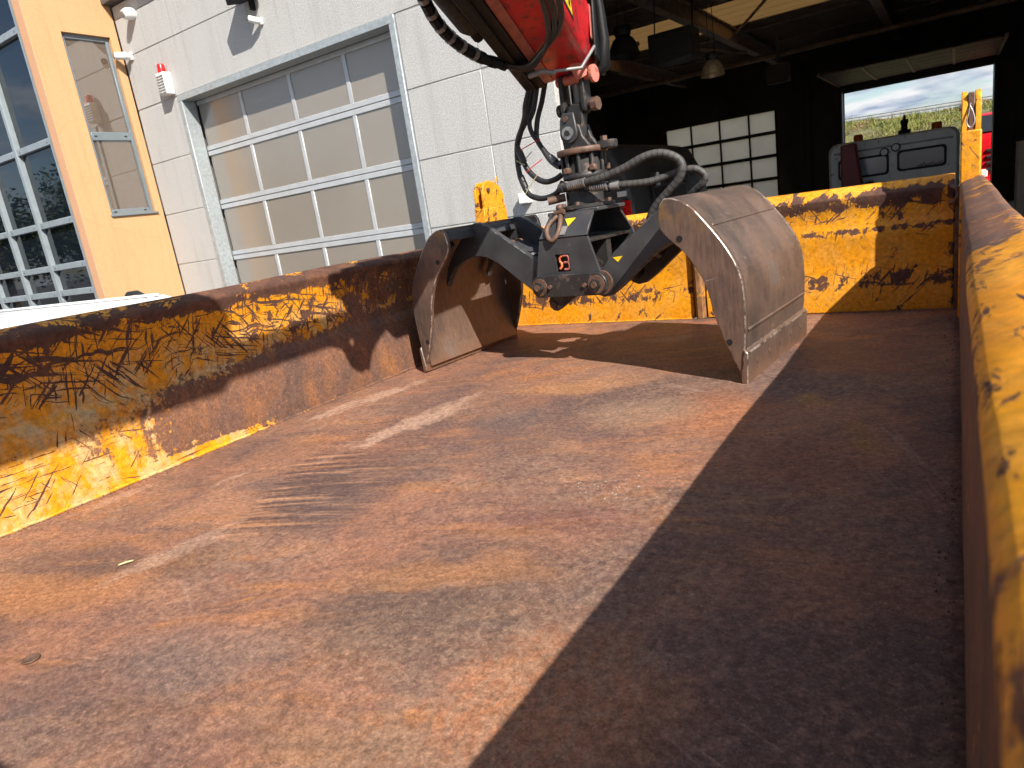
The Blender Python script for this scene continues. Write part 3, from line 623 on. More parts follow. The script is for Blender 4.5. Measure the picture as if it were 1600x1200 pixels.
t = empty('floodlight', (-8.03, 7.0, 3.86), 'black floodlight above the closed garage door', 'light')
MB().prism([(6.70, 3.86), (6.95, 3.92), (6.95, 4.16), (6.66, 4.13)], 'x', -8.22, -7.86).build('housing', 'plasticb', t, 0.01)
MB().box(-8.06, -8.02, 6.93, 7.0, 3.80, 4.0).build('bracket', 'plasticb', t)
t = empty('alarm_siren', (-10.30, 7.0, 3.17), 'white louvred alarm siren box with red beacon beside garage door', 'siren')
MB().box(-10.42, -10.22, 6.86, 7.0, 3.18, 3.50).build('box', 'white', t, 0.012)
for k in range(7):
    for s_ in range(2): MB().box(-10.408+s_*0.092, -10.328+s_*0.092, 6.852, 6.859, 3.20+k*0.04, 3.215+k*0.04).build('louvre', 'greyalu', t)
MB().tube([(-10.33, 6.93, 3.50), (-10.33, 6.93, 3.61), (-10.33, 6.93, 3.63)], [0.058, 0.055, 0.045], 16).build('beacon', 'beacon', t)
t = empty('junction_box', (-4.17, 7.0, 0.74), 'small white junction box low on the hall wall', 'box')
MB().box(-4.24, -4.11, 6.90, 7.0, 0.75, 0.87).build('box', 'white', t, 0.01); MB().tube([(-4.2, 6.95, 0.75), (-4.2, 6.95, 0.73)], 0.02, 8).build('gland', 'greyalu', t)

# ------------------------------------------------------------------ hanging things in the hall
def highbay(c, r, h, mat, label):
    t = empty('hall_lamp', c, label, 'lamp')
    MB().lathe(c, [(r*1.0, 0), (r*0.98, h*0.12), (r*0.9, h*0.4), (r*0.68, h*0.7), (r*0.42, h*0.86), (r*0.40, h*0.87), (0.001, h*0.88)]).build('shade', mat, t)
    MB().lathe(c, [(r*1.05, -0.01), (r*1.05, 0.02), (r*0.98, 0.02)]).build('rim', mat, t)
    MB().lathe(c, [(r*0.5, h*0.88), (r*0.55, h*0.95), (r*0.55, h*1.25), (r*0.4, h*1.32), (0.001, h*1.33)]).build('ballast', 'lampd', t)
    for s_ in (-1, 1): MB().tube([(c[0]+s_*r*0.3, c[1], c[2]+h*1.3), (c[0]+s_*r*0.1, c[1], 4.49)], 0.006, 5).build('chain', 'lampd', t)
highbay((-4.84, 12.0, 2.98), 0.26, 0.36, 'lampd', 'dark bell-shaped hall lamp hanging nearest the crane boom')
highbay((-3.36, 12.0, 2.34), 0.18, 0.27, 'lampb', 'brass-coloured bell-shaped hall lamp with shiny reflector')
t = empty('fan_heater', (-3.95, 12.0, 2.66), 'dark box-shaped fan heater hanging between the two hall lamps', 'heater')
MB().box(-4.34, -3.62, 11.8, 12.3, 2.68, 3.15).build('casing', 'lampd', t, 0.02)
for k in range(6): MB().box(-4.30, -3.66, 11.785, 11.80, 2.73+k*0.065, 2.765+k*0.065).build('louvre', 'lampd', t)
for x in (-4.3, -3.66): MB().tube([(x, 12.05, 3.15), (x+0.1, 12.05, 4.49)], 0.012, 6).build('hanger', 'lampd', t)
t = empty('door_drive', (-3.95, 20.0, 2.9), 'dark door drive unit under roof beam above far end', 'motor')
MB().box(-4.2, -3.65, 19.8, 20.2, 2.9, 3.35).build('casing', 'lampd', t, 0.03); MB().tube([(-3.92, 20, 3.35), (-3.92, 20, 4.05)], 0.03, 8).build('hanger', 'lampd', t)

# ------------------------------------------------------------------ vehicles in and beyond the hall
def wheel(parent, c, r, w, axis='x'):
    a = Vector((w/2, 0, 0)) if axis == 'x' else Vector((0, w/2, 0)); c = Vector(c)
    wh = MB().tube([c-a, c-a*0.8, c+a*0.8, c+a], [r*0.92, r, r, r*0.92], 28).build('wheel', 'rubber', parent)
    MB().tube([c-a*1.04, c+a*1.04], r*0.58, 20).build('rim', 'greyalu', wh); return wh
def rrect(x0, x1, z0, z1, r, n=5):
    pts = []
    for (cx, cz, a0) in ((x1-r, z1-r, 0), (x0+r, z1-r, 90), (x0+r, z0+r, 180), (x1-r, z0+r, 270)):
        for k in range(n+1): a = R_(a0+90*k/n); pts.append((cx+r*math.cos(a), cz+r*math.sin(a)))
    return pts
# grey cab seen from behind
cab = empty('grey_lorry', (-1.05, 16.5, GZ), 'grey lorry cab seen from behind through hall, with two rear windows', 'lorry')
Y = 15.0
b = MB(); prof = rrect(-2.1, 0.03, -0.35, 1.03, 0.17, 6)
n = len(prof); vs = []; 
for (yy, k) in ((Y, 0.955), (Y+0.06, 1.0), (Y+1.5, 1.0), (Y+1.75, 0.93)):
    vs += [(-1.035+(q[0]+1.035)*k, yy, 0.34+(q[1]-0.34)*k) for q in prof]
fs = [tuple(range(n))]+[(j*n+i, j*n+(i+1) % n, (j+1)*n+(i+1) % n, (j+1)*n+i) for j in range(3) for i in range(n)]+[tuple(range(3*n, 4*n))]
b.add(vs, fs); b.build('cab', 'cabgrey', cab, 0.0)
for (x0, x1, z0, z1) in ((-1.93, -1.07, 0.35, 0.725), (-0.94, -0.165, 0.37, 0.745)):
    w_ = MB().prism(rrect(x0, x1, z0, z1, 0.06), 'y', Y-0.02, Y-0.001).build('rear_window', 'rubber', cab)
    MB().prism(rrect(x0+0.04, x1-0.04, z0+0.04, z1-0.04, 0.05), 'y', Y-0.026, Y-0.0205).build('pane', mat_glass('painted_sky_cab_glass', (0.34, 0.39, 0.48), 0.12, 1.8), w_)  # pale blue base colour stands in for sky reflected in the panes
b = MB()
for k in range(9):
    a = 0.03+0.02*(k % 3); x = -0.62+k*0.045
    b.tube([(x, Y-0.029, 0.41), (x+0.02, Y-0.029, 0.41+a), (x+0.045, Y-0.029, 0.42)], 0.008, 5)
b.build('window_lettering', 'ink', cab)
MB().box(-2.0, -0.07, Y-0.012, Y+0.003, 0.83, 0.86).build('seam', 'greyalu', cab, 0.003)
for (x, z) in ((-1.143, 0.755), (-0.956, 0.81)):
    l = MB().tube([(x, Y-0.001, z), (x, Y-0.09, z)], 0.075, 18).build('work_lamp', 'rubber', cab); MB().tube([(x, Y-0.0905, z), (x, Y-0.10, z)], 0.055, 18).build('lens', 'white', l)
for x in (-1.607, -0.328): MB().tube([(x, Y+0.3, 1.02), (x, Y+0.3, 1.13), (x, Y+0.3, 1.15)], [0.085, 0.08, 0.06], 16).build('beacon', 'orange_b', cab)
MB().tube([(-0.833, Y+0.2, 1.0), (-0.833, Y+0.2, 1.10), (-0.833, Y+0.2, 1.101), (-0.833, Y+0.2, 1.20), (-0.833, Y+0.2, 1.22), (-0.833, Y+0.2, 1.28), (-0.833, Y+0.2, 1.281), (-0.833, Y+0.2, 1.36)], [0.11, 0.10, 0.055, 0.055, 0.065, 0.06, 0.03, 0.015], 14).build('exhaust_cap', 'rubber', cab)
MB().box(-1.95, -0.1, Y-3.0, Y+2.0, -0.55, -0.36).build('chassis', 'rubber', cab, 0.02)
for (x, y) in ((-1.9, 16.4), (-0.2, 16.4), (-1.9, 12.9), (-0.2, 12.9)): wheel(cab, (x, y, GZ+0.5), 0.5, 0.34)
t = empty('red_panel_stand', (-1.68, 14.4, GZ), 'dark red tapering machine panel standing before the grey lorry cab', 'machine')
MB().prism([(-1.80, 0.97), (-1.56, 0.99), (-1.42, 0.0), (-1.42, GZ+0.1), (-1.80, GZ+0.1)], 'y', 14.3, 14.6).build('panel', 'darkred', t, 0.02)
MB().box(-1.41, -1.28, 14.35, 14.55, GZ+0.02, 0.28).build('upright', 'rubber', t, 0.02); MB().box(-1.9, -1.2, 14.15, 14.75, GZ+0.012, GZ+0.1).build('base', 'rubber', t, 0.02)
# dark van behind the rotator
van = empty('dark_grey_van', (-5.15, 12.0, GZ), 'dark grey van parked in the hall behind the grapple', 'van')
b = MB(); prof = [(-6.2, GZ+0.35), (-6.25, 0.1), (-6.12, 0.9), (-5.85, 1.40), (-5.55, 1.50), (-4.75, 1.50), (-4.42, 1.42), (-4.16, 0.95), (-4.02, 0.25), (-4.0, GZ+0.35)]
n = len(prof); vs = []
for (yy, k) in ((10.0, 0.93), (10.12, 1.0), (13.2, 1.0), (13.9, 0.95)): vs += [(-5.12+(q[0]+5.12)*k, yy, (q[1]-GZ)*(1 if k == 1 else 0.985)+GZ) for q in prof]
fs = [tuple(range(n))]+[(j*n+i, j*n+(i+1) % n, (j+1)*n+(i+1) % n, (j+1)*n+i) for j in range(3) for i in range(n)]+[tuple(range(3*n, 4*n))]
b.add(vs, fs); b.build('body', 'vandark', van, 0.05, 3)
MB().prism([(-5.8, 0.75), (-5.65, 1.28), (-4.62, 1.28), (-4.40, 0.75)], 'y', 9.975, 9.998).build('rear_window', 'glass', van, 0.01)
MB().box(-6.1, -4.1, 9.93, 10.03, GZ+0.36, GZ+0.6).build('bumper', 'rubber', van, 0.03)
for x in (-6.02, -4.22): MB().box(x-0.07, x+0.07, 9.97, 10.01, 0.15, 0.6).build('tail_lamp', 'beacon', van, 0.01)
MB().box(-4.35, -4.20, 9.965, 9.985, 0.66, 0.74).build('badge', 'white', van)
for (x, y) in ((-6.0, 11.0), (-4.2, 11.0), (-6.0, 13.1), (-4.2, 13.1)): wheel(van, (x, y, GZ+0.34), 0.34, 0.24)
t = empty('storage_rack', (-3.85, 10.6, GZ), 'metal rack with pale and blue tools behind the rotator hoses', 'rack')
for x in (-4.0, -3.45): MB().box(x-0.02, x+0.02, 10.58, 10.62, GZ+0.012, 0.95).build('post', 'lampd', t)
for z in (-0.4, 0.2, 0.72): MB().box(-4.0, -3.45, 10.5, 10.7, z, z+0.03).build('shelf', 'lampd', t)
for (x, z, c) in ((-3.92, 0.75, 'white'), (-3.80, 0.23, 'galv'), (-3.66, 0.75, 'lampd'), (-3.55, 0.23, 'white')):
    MB().tube([(x, 10.6, z), (x, 10.6, z+0.16), (x, 10.6, z+0.2)], [0.035, 0.035, 0.02], 10).build('canister', c, t)
# red lorry outside the rear opening
rl = empty('red_lorry', (1.15, 29.5, GZ), 'bright red lorry cab outside, at right edge of rear opening', 'lorry')
prof = [(28.2, GZ+0.4), (28.15, 0.75), (28.25, 0.95), (28.65, 1.50), (28.9, 1.58), (30.6, 1.58), (30.6, GZ+0.4)]
MB().prism(prof, 'x', 0.62, 2.6).build('cab', 'redcar', rl, 0.06, 3)
MB().prism([(28.22, 0.98), (28.20, 0.98), (28.60, 1.50), (28.64, 1.50)], 'x', 0.66, 2.5).build('windscreen', 'glass', rl, 0.004)
for z in (-0.25, -0.05, 0.15, 0.35): MB().box(0.8, 2.4, 28.10, 28.16, z, z+0.08).build('grille_bar', 'rubber', rl, 0.01)
MB().box(0.66, 0.85, 28.10, 28.18, -0.45, -0.2).build('headlight', 'white', rl, 0.02)
m_ = MB().box(0.42, 0.60, 28.1, 28.28, 0.35, 0.95).build('mirror', 'rubber', rl, 0.03); MB().tube([(0.55, 28.2, 0.9), (0.8, 28.4, 1.1)], 0.02, 6).build('mirror_arm', 'rubber', m_)
MB().box(0.60, 2.62, 28.05, 28.4, GZ+0.3, GZ+0.62).build('bumper', 'redcar', rl, 0.04)
for x in (0.85, 2.35): wheel(rl, (x, 29.3, GZ+0.5), 0.5, 0.35)
# cabinet with extinguisher inside the hall
t = empty('beige_cabinet', (1.05, 12.2, GZ), 'beige cabinet inside hall, at right edge behind bed wall', 'cabinet')
MB().box(0.69, 1.5, 12.0, 12.5, GZ+0.012, 0.62).build('carcass', 'beige', t, 0.01)
for z in (-0.9, -0.2): MB().box(0.73, 1.46, 11.98, 11.999, z, z+0.62).build('door', 'beige', t, 0.006)
t = empty('fire_extinguisher', (0.86, 11.9, -0.1), 'red fire extinguisher with dark base hung on the beige cabinet', 'extinguisher')
MB().tube([(0.86, 11.88, -0.05), (0.86, 11.88, 0.35), (0.86, 11.88, 0.42), (0.86, 11.88, 0.45)], [0.085, 0.085, 0.05, 0.025], 18).build('cylinder', 'darkred', t)
MB().tube([(0.86, 11.88, 0.45), (0.86, 11.88, 0.50)], 0.03, 10).build('valve', 'lampd', t)
MB().tube([(0.86, 11.88, -0.12), (0.86, 11.88, -0.051)], 0.088, 18).build('foot', 'rubber', t)
MB().box(0.82, 0.90, 11.792, 11.797, 0.05, 0.16).build('label_plate', 'white', t)
# white vehicle between truck and office
wv = empty('white_car', (-7.4, 2.2, GZ), 'white vehicle roof showing above the left bed wall', 'car')
prof = [(-9.6, GZ+0.3), (-9.6, -0.4), (-9.35, -0.25), (-8.7, 0.38), (-8.45, 0.44), (-5.2, 0.45), (-5.0, 0.40), (-4.75, -0.2), (-4.75, GZ+0.3)]
MB().prism(prof, 'y', 1.35, 3.05).build('body', 'whitecar', wv, 0.03, 3)
MB().box(-8.4, -5.15, 2.93, 2.955, 0.452, 0.470).build('roof_rail', 'whitecar', wv, 0.004)
MB().box(-8.4, -5.15, 2.86, 2.868, 0.4505, 0.456).build('roof_seam', 'greyalu', wv)
MB().tube([(-5.72, 3.0, 0.45), (-5.66, 3.0, 0.485), (-5.52, 3.0, 0.488), (-5.44, 3.0, 0.455)], 0.018, 8).build('aerial_fin', 'rubber', wv)
for y in (1.34, 3.051): MB().prism([(-8.6, 0.25), (-9.1, -0.22), (-4.9, -0.22), (-5.1, 0.28)], 'y', y-0.004, y+0.006).build('side_window', 'glass', wv)
for (x, y) in ((-8.8, 1.5), (-8.8, 2.9), (-5.6, 1.5), (-5.6, 2.9)): wheel(wv, (x, y, GZ+0.32), 0.32, 0.22, 'y')

# ------------------------------------------------------------------ bank, guardrail, reflected trees
bx = MB()
NX, NY = 60, 16
def bank(x, y): 
    t = max(0, min(1, (y-31)/13.5)); t = t*t*(3-2*t)
    return GZ+0.005+t*(3.62-0.02*x)+0.10*math.sin(x*1.1+y)*t+0.06*math.sin(x*2.7-y*1.3)*t
vs = [(-40+80*i/NX, 31+29*j/NY, bank(-40+80*i/NX, 31+29*j/NY)) for j in range(NY+1) for i in range(NX+1)]
fs = [(j*(NX+1)+i, j*(NX+1)+i+1, (j+1)*(NX+1)+i+1, (j+1)*(NX+1)+i) for j in range(NY) for i in range(NX)]
bx.add(vs, fs, True); bx.build('embankment', 'earth', kind='structure', label='grassy embankment beyond the hall')
gb = MB(); rnd = random.Random(3)
for i in range(42000):
    x = rnd.uniform(-9, 5); y = rnd.uniform(33, 45.5); z = bank(x, y)-0.02
    h = rnd.uniform(0.06, 0.20)*(2.4 if rnd.random() < 0.04 else 1)*(1.0+0.6*math.sin(x*1.7+1.3*math.sin(y*0.9))*math.sin(y*1.3+x*0.6)); a = rnd.uniform(0, 6.28); w = rnd.uniform(0.012, 0.03)
    lx, ly = rnd.gauss(0, 0.07), rnd.gauss(0, 0.07)
    gb.v += [Vector((x-w*math.cos(a), y-w*math.sin(a), z)), Vector((x+w*math.cos(a), y+w*math.sin(a), z)), Vector((x+lx, y+ly, z+h))]
    k = len(gb.v); gb.f.append([k-3, k-2, k-1]); gb.sm.append(False)
me = bpy.data.meshes.new('grass'); me.from_pydata(gb.v, [], gb.f); me.materials.append(M['grass'])
go = bpy.data.objects.new('grass', me); COL.objects.link(go); go['kind'] = 'stuff'; go['label'] = 'tall yellowish green grass growing on the bank'; go['category'] = 'grass'
gr = empty('guardrail', (-2, 45, bank(-2, 45)), 'zinc guardrail along the top of the grassy bank', 'guardrail')
pr = [(45.0, 0.42), (45.05, 0.47), (45.0, 0.52), (45.0, 0.58), (45.05, 0.63), (45.0, 0.68)]
for xx in range(-11, 7, 4):
    bb = MB(); z0, z1 = bank(xx, 45), bank(xx+4, 45)
    vs = []
    for (x, z) in ((xx, bank(-2, 45)-0.02*(xx+2)-0.1), (xx+3.98, bank(-2, 45)-0.02*(xx+6)-0.1)): vs += [(x, q[0]-0.12, z+q[1]) for q in pr]
    n = len(pr); bb.add(vs, [(i, i+1, n+i+1, n+i) for i in range(n-1)]); o = bb.build('rail', 'zinc', gr)
    s_ = o.modifiers.new('th', 'SOLIDIFY'); s_.thickness = 0.012
    for q in (0, 2):
        x = xx+q; MB().box(x-0.04, x+0.04, 44.92, 45.02, bank(x, 45)-0.3, bank(-2, 45)-0.02*(x+2)+0.52).build('post', 'zinc', gr)
tl = {(-30, -4): 'nearest the hall side', (-35, -7): 'tall and broad in the middle', (-41, -4.5): 'low one far left', (-44, -11): 'tallest of all', (-27, -8.5): 'smallest and closest', (-37, -13): 'rear one with wide crown', (-33, -1): 'end one beside the hall', (-28, -13): 'closest one at rear', (-47, -6): 'farthest one'}
def tree(x, y, h, r, label):
    t = empty('tree', (x, y, GZ), label, 'tree', 'trees across the yard'); rn = random.Random(int(x*13+y*7))
    b = MB(); b.tube([(x, y, GZ-0.1), (x+0.05, y, GZ+h*0.3), (x-0.05, y+0.1, GZ+h*0.6), (x, y, GZ+h*0.85)], [0.22, 0.17, 0.10, 0.03], 8)
    for k in range(7):
        a = rn.uniform(0, 6.28); z = GZ+h*rn.uniform(0.3, 0.6); b.tube([(x, y, z), (x+math.cos(a)*r*0.4, y+math.sin(a)*r*0.4, z+h*0.12), (x+math.cos(a)*r*0.75, y+math.sin(a)*r*0.75, z+h*0.25)], [0.07, 0.05, 0.02], 6)
    b.build('trunk', 'bark', t)
    b = MB(); cl = [(Vector((rn.gauss(0, 0.5), rn.gauss(0, 0.5), rn.uniform(-0.6, 0.8))).normalized()*rn.uniform(0.3, 0.95), rn.uniform(0.25, 0.5)) for _ in range(26)]
    for i in range(3600):
        c, rad = rn.choice(cl); d = Vector((rn.gauss(0, 1), rn.gauss(0, 1), rn.gauss(0, 1))).normalized()*rad*rn.uniform(0.6, 1.05)
        p = c+d; P = Vector((x+p.x*r, y+p.y*r, GZ+h*0.62+p.z*h*0.36)); s1 = Vector((rn.gauss(0, 1), rn.gauss(0, 1), rn.gauss(0, 1))).normalized(); s2 = s1.orthogonal().normalized(); q = rn.uniform(0.07, 0.15)
        k = len(b.v); b.v += [P-s1*q, P+s2*q*0.5, P+s1*q, P-s2*q*0.5]; b.f.append([k, k+1, k+2, k+3]); b.sm.append(False)
    me = bpy.data.meshes.new('crown'); o_ = off(t); me.from_pydata([v-o_ for v in b.v], [], b.f); me.materials.append(M['leaf'])
    o = bpy.data.objects.new('crown', me); COL.objects.link(o); o.parent = t
for (x, y, h, r) in ((-30, -4, 6.0, 3.0), (-35, -7, 7.2, 3.6), (-41, -4.5, 6.2, 3.4), (-44, -11, 8.0, 3.8), (-27, -8.5, 5.2, 3.0), (-37, -13, 7, 3.6), (-33, -1, 5.6, 3.0), (-28, -13, 6.4, 3.4), (-47, -6, 7.0, 3.6)):
    tree(x, y, h, r, 'leafy tree across the yard, %s, mirrored in glass' % tl[(x, y)])

# ------------------------------------------------------------------ the truck bed
BX0, BX1, BY0, BL, BH = -2.3, 0.0, -0.30, 3.509, 0.56
bed = empty('truck_bed', (-1.15, 1.6, GZ), 'rusty yellow tipper truck bed with high chipped side walls', 'truck bed')
# floor: gently dished plate
nx, ny = 46, 76; vs = []; fs = []
rn = random.Random(5); ph = [(rn.uniform(1.5, 5), rn.uniform(1.5, 5), rn.uniform(0, 6.28)) for _ in range(7)]
for j in range(ny+1):
    for i in range(nx+1):
        x = BX0-0.02+(2.34)*i/nx; y = BY0+(BL-BY0+0.0)*j/ny
        e = min(1, min(x-BX0+0.02, 0.02-x)/0.2, (BL-y)/0.2)
        vs.append((x, y, 0.0026*e*sum(math.sin(a*x+b_*y+c) for a, b_, c in ph)))
for j in range(ny):
    for i in range(nx): k = j*(nx+1)+i; fs.append((k, k+1, k+nx+2, k+nx+1))
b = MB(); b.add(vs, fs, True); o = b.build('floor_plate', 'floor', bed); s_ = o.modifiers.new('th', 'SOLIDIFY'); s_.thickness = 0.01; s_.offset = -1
MB().box(-2.36, 0.06, BY0-0.02, BL+0.1, -0.13, -0.02).build('sub_frame', 'rubber', bed)
def wave_wall(prof, y0, y1, ny, name, mat, sign, bul, wv=1.0):
    # closed section (x,z) swept along y with slight bulging from use
    n = len(prof); vs = []; fs = []
    for j in range(ny+1):
        y = y0+(y1-y0)*j/ny; t = (y-y0)/(y1-y0)
        for (x, z) in prof:
            k = bul*math.sin(math.pi*min(1, max(0, t)))*max(0, z)/0.56+wv*(0.0022*math.sin(y*7.3+z*9)+0.0015*math.sin(y*17+z*4))
            vs.append((x+sign*k, y, z+0.0022*math.sin(y*5.1+x*20)*(1 if z > 0.4 else 0)))
    for j in range(ny):
        for i in range(n): fs.append((j*n+i, j*n+(i+1) % n, (j+1)*n+(i+1) % n, (j+1)*n+i))
    fs += [tuple(range(n)), tuple(range(ny*n, (ny+1)*n))]
    b = MB(); b.add(vs, fs); return b.build(name, mat, bed, 0.007, 3)
lp = [(-2.30, 0.0), (-2.295, 0.245), (-2.302, 0.268), (-2.318, 0.285), (-2.318, 0.49), (-2.306, 0.512), (-2.300, 0.535), (-2.308, 0.546), (-2.362, 0.568), (-2.375, 0.56), (-2.375, 0.50), (-2.345, 0.48), (-2.345, 0.0)]
wave_wall(lp, BY0, 3.33, 46, 'side_wall', 'wall_l', -1, 0.012)
rp = [(0.0, 0.002), (-0.002, 0.25), (0.0, 0.285), (0.0, 0.49), (-0.005, 0.515), (-0.008, 0.535), (0.0, 0.546), (0.030, 0.556), (0.060, 0.566), (0.073, 0.56), (0.073, 0.50), (0.045, 0.48), (0.045, 0.0)]
wave_wall(rp, BY0, 3.31, 46, 'side_wall', 'wall_r', 1, 0.0, 0.25)
# tailgate in two leaves
tg = MB().box(-2.30, 0.0, BL+0.055, BL+0.075, 0.02, 0.50).build('tailgate', 'tail', bed, 0.004, 1, label='chipped yellow tailgate with rust-brown rub marks')
tp = [(BL+0.05, 0.0), (BL, 0.0), (BL-0.002, 0.13), (BL+0.006, 0.16), (BL+0.004, 0.33), (BL-0.004, 0.37), (BL+0.004, 0.39), (BL+0.006, 0.47), (BL-0.006, 0.495), (BL-0.010, 0.528), (BL+0.035, 0.572), (BL+0.075, 0.575), (BL+0.075, 0.50), (BL+0.05, 0.49)]
MB().prism(tp, 'x', -2.298, -1.172).build('leaf', 'tail', tg, 0.005, 2)
MB().prism(tp, 'x', -1.105, -0.022).build('leaf', 'tail', tg, 0.005, 2)
MB().prism([(-1.165, BL-0.004), (-1.150, BL-0.028), (-1.125, BL-0.028), (-1.112, BL-0.004), (-1.112, BL+0.05), (-1.165, BL+0.05)], 'z', 0.0, 0.545).build('centre_stanchion', plain('rusty_yellow_stanchion', (0.24, 0.12, 0.05), 0.65, 0, 0.4, 25, 0.4, 80, dirt=((0.62, 0.28, 0.02), 0.25, 30)), tg, 0.004, 1)
MB().prism([(-0.021, BL-0.012), (-0.004, BL-0.012), (-0.004, BL+0.05), (-0.021, BL+0.05)], 'z', 0.0, 0.52).build('edge_strip', 'rustst', tg, 0.002, 1)
hk = MB(); hk.tube(spline([(-0.035, BL-0.013, 0.525), (-0.018, BL-0.035, 0.515), (-0.012, BL-0.036, 0.49), (-0.022, BL-0.036, 0.465), (-0.04, BL-0.022, 0.455)], 4), 0.008, 8); hk.build('latch_hook', 'rustst', tg)
# corner posts
po = MB().box(-0.006, 0.062, 3.315, 3.50, -0.10, 0.735).build('corner_post', 'post', bed, 0.006, 2, label='right tailgate corner post with locking pin')
def rpost(x0, x1):
    q = [(3.33, 0.70), (3.51, 0.70), (3.51, 0.82), (3.48, 0.865), (3.42, 0.885), (3.36, 0.87), (3.33, 0.83)]
    return MB().prism(q, 'x', x0, x1)
rpost(-0.005, 0.015).build('cheek', 'post', po, 0.003, 1); rpost(0.039, 0.059).build('cheek', 'post', po, 0.003, 1)
MB().box(0.0151, 0.0389, 3.335, 3.49, 0.70, 0.875).build('hook_block', 'rustst', po, 0.004, 1)
MB().tube([(-0.012, 3.40, 0.825), (0.064, 3.40, 0.825)], 0.012, 10).build('pin', 'steel', po)
MB().tube(spline([(0.024, 3.328, 0.835), (0.018, 3.322, 0.80), (0.012, 3.318, 0.765), (0.024, 3.316, 0.745), (0.038, 3.318, 0.765), (0.032, 3.322, 0.80), (0.022, 3.325, 0.825)], 5), 0.0026, 6).build('spring_clip', 'steel', po)
lpst = MB().box(-2.375, -2.302, 3.345, 3.585, -0.10, 0.725).build('corner_post', 'post', bed, 0.006, 2, label='left tailgate corner post standing above the wall')
def lpp(x0, x1):
    q = [(3.355, 0.70), (3.575, 0.70), (3.575, 0.80), (3.54, 0.845), (3.47, 0.875), (3.40, 0.87), (3.36, 0.835)]
    return MB().prism(q, 'x', x0, x1)
lpp(-2.32, -2.304).build('cheek', 'post', lpst, 0.003, 1); lpp(-2.372, -2.356).build('cheek', 'post', lpst, 0.003, 1)
MB().tube([(-2.385, 3.41, 0.825), (-2.292, 3.41, 0.825)], 0.013, 10).build('pin', 'rustst', lpst)
MB().tube([(-2.30, 3.50, 0.862), (-2.30, 3.51, 0.885), (-2.305, 3.53, 0.89)], 0.006, 6).build('hook', 'post', lpst)
MB().prism([(3.42, 0.86), (3.47, 0.88), (3.54, 0.85), (3.54, 0.835), (3.42, 0.845)], 'x', -2.3555, -2.3205).build('lid', 'post', lpst)
rw = random.Random(21)
def bead(a, c, n, r):
    a = Vector(a); c = Vector(c); return MB().tube([a+(c-a)*i/n+Vector((rw.gauss(0, 0.0008), rw.gauss(0, 0.0008), rw.gauss(0, 0.0008))) for i in range(n+1)], [r*rw.uniform(0.7, 1.3) for _ in range(n+1)], 6)
bead((-2.297, BY0, 0.002), (-2.297, BL-0.01, 0.002), 160, 0.007).build('weld_bead', 'wall_l', bed)
bead((-2.29, BL-0.002, 0.001), (-1.18, BL-0.002, 0.001), 70, 0.005).build('weld_bead', 'tail', bed)
# headboard behind the viewer, chassis, wheels
hbz = 0.92
MB().box(-2.345, 0.05, -0.345, -0.302, 0.0, hbz).build('headboard', 'wall_l', bed, 0.006, 1)
for x in (-1.55, -0.75): MB().box(x-0.05, x+0.05, -1.6, 3.4, -0.40, -0.131).build('chassis_rail', 'rubber', bed)
for y in (0.2, 2.6):
    for x in (-2.05, -0.25): wheel(bed, (x, y, GZ+0.42), 0.42, 0.28)
    MB().tube([(-2.0, y, GZ+0.42), (-0.3, y, GZ+0.42)], 0.06, 10).build('axle', 'rubber', bed)
    for x in (-1.55, -0.75): MB().box(x-0.04, x+0.04, y-0.3, y+0.3, GZ+0.44, -0.39).build('spring', 'rubber', bed)
# loose things on the floor
gm = MB(); gm2 = MB(); rn = random.Random(11)
for i in range(110):
    x = rn.gauss(-0.72, 0.09); y = rn.gauss(1.36, 0.05)+0.1*(x+0.72)
    if rn.random() < 0.2: x = rn.uniform(-1.0, -0.2); y = rn.gauss(1.5, 0.12)
    r = rn.uniform(0.0005, 0.0016)
    gm.add([(x-r, y-r, 0), (x+r, y-r*0.7, 0), (x+r*0.6, y+r, 0), (x-r*0.8, y+r*0.8, 0), (x, y, r*1.7)], [(0, 1, 4), (1, 2, 4), (2, 3, 4), (3, 0, 4)])
for i in range(900):
    q = rn.random(); d = abs(rn.gauss(0, 0.018))+0.004
    x, y = (-2.295+d, rn.uniform(0.3, 3.4)) if q < 0.45 else ((-0.004-d, rn.uniform(0.3, 3.4)) if q < 0.75 else (rn.uniform(-2.2, -0.05), BL-0.004-d))
    r = rn.uniform(0.0008, 0.0030)
    gm2.add([(x-r, y-r, 0), (x+r, y-r*0.7, 0), (x+r*0.6, y+r, 0), (x-r*0.8, y+r*0.8, 0), (x, y, r*1.5)], [(0, 1, 4), (1, 2, 4), (2, 3, 4), (3, 0, 4)])
gm2.build('rust_crumbs', 'rustst', kind='stuff', label='brown rust crumbs along the foot of the bed walls', cat='crumbs')
gm.v = [v+Vector((0, 0, 0.004)) for v in gm.v]
gm.build('loose_grit', 'grit', kind='stuff', label='pale grit scattered on the rusty bed floor', cat='grit')
MB().tube([(-1.692, 0.688, 0.006), (-1.684, 0.702, 0.007), (-1.677, 0.716, 0.006)], [0.0018, 0.0024, 0.0014], 6).build('straw', 'twig', label='short pale straw lying on bed floor near left wall', cat='straw', loc=(-1.684, 0.70, 0.0))
MB().lathe((-1.475, 0.405, 0.003), [(0.016, 0.0), (0.0155, 0.002), (0.013, 0.002), (0.012, 0.0008), (0.001, 0.0008)], 18).build('floor_plug', 'rustst', bed)

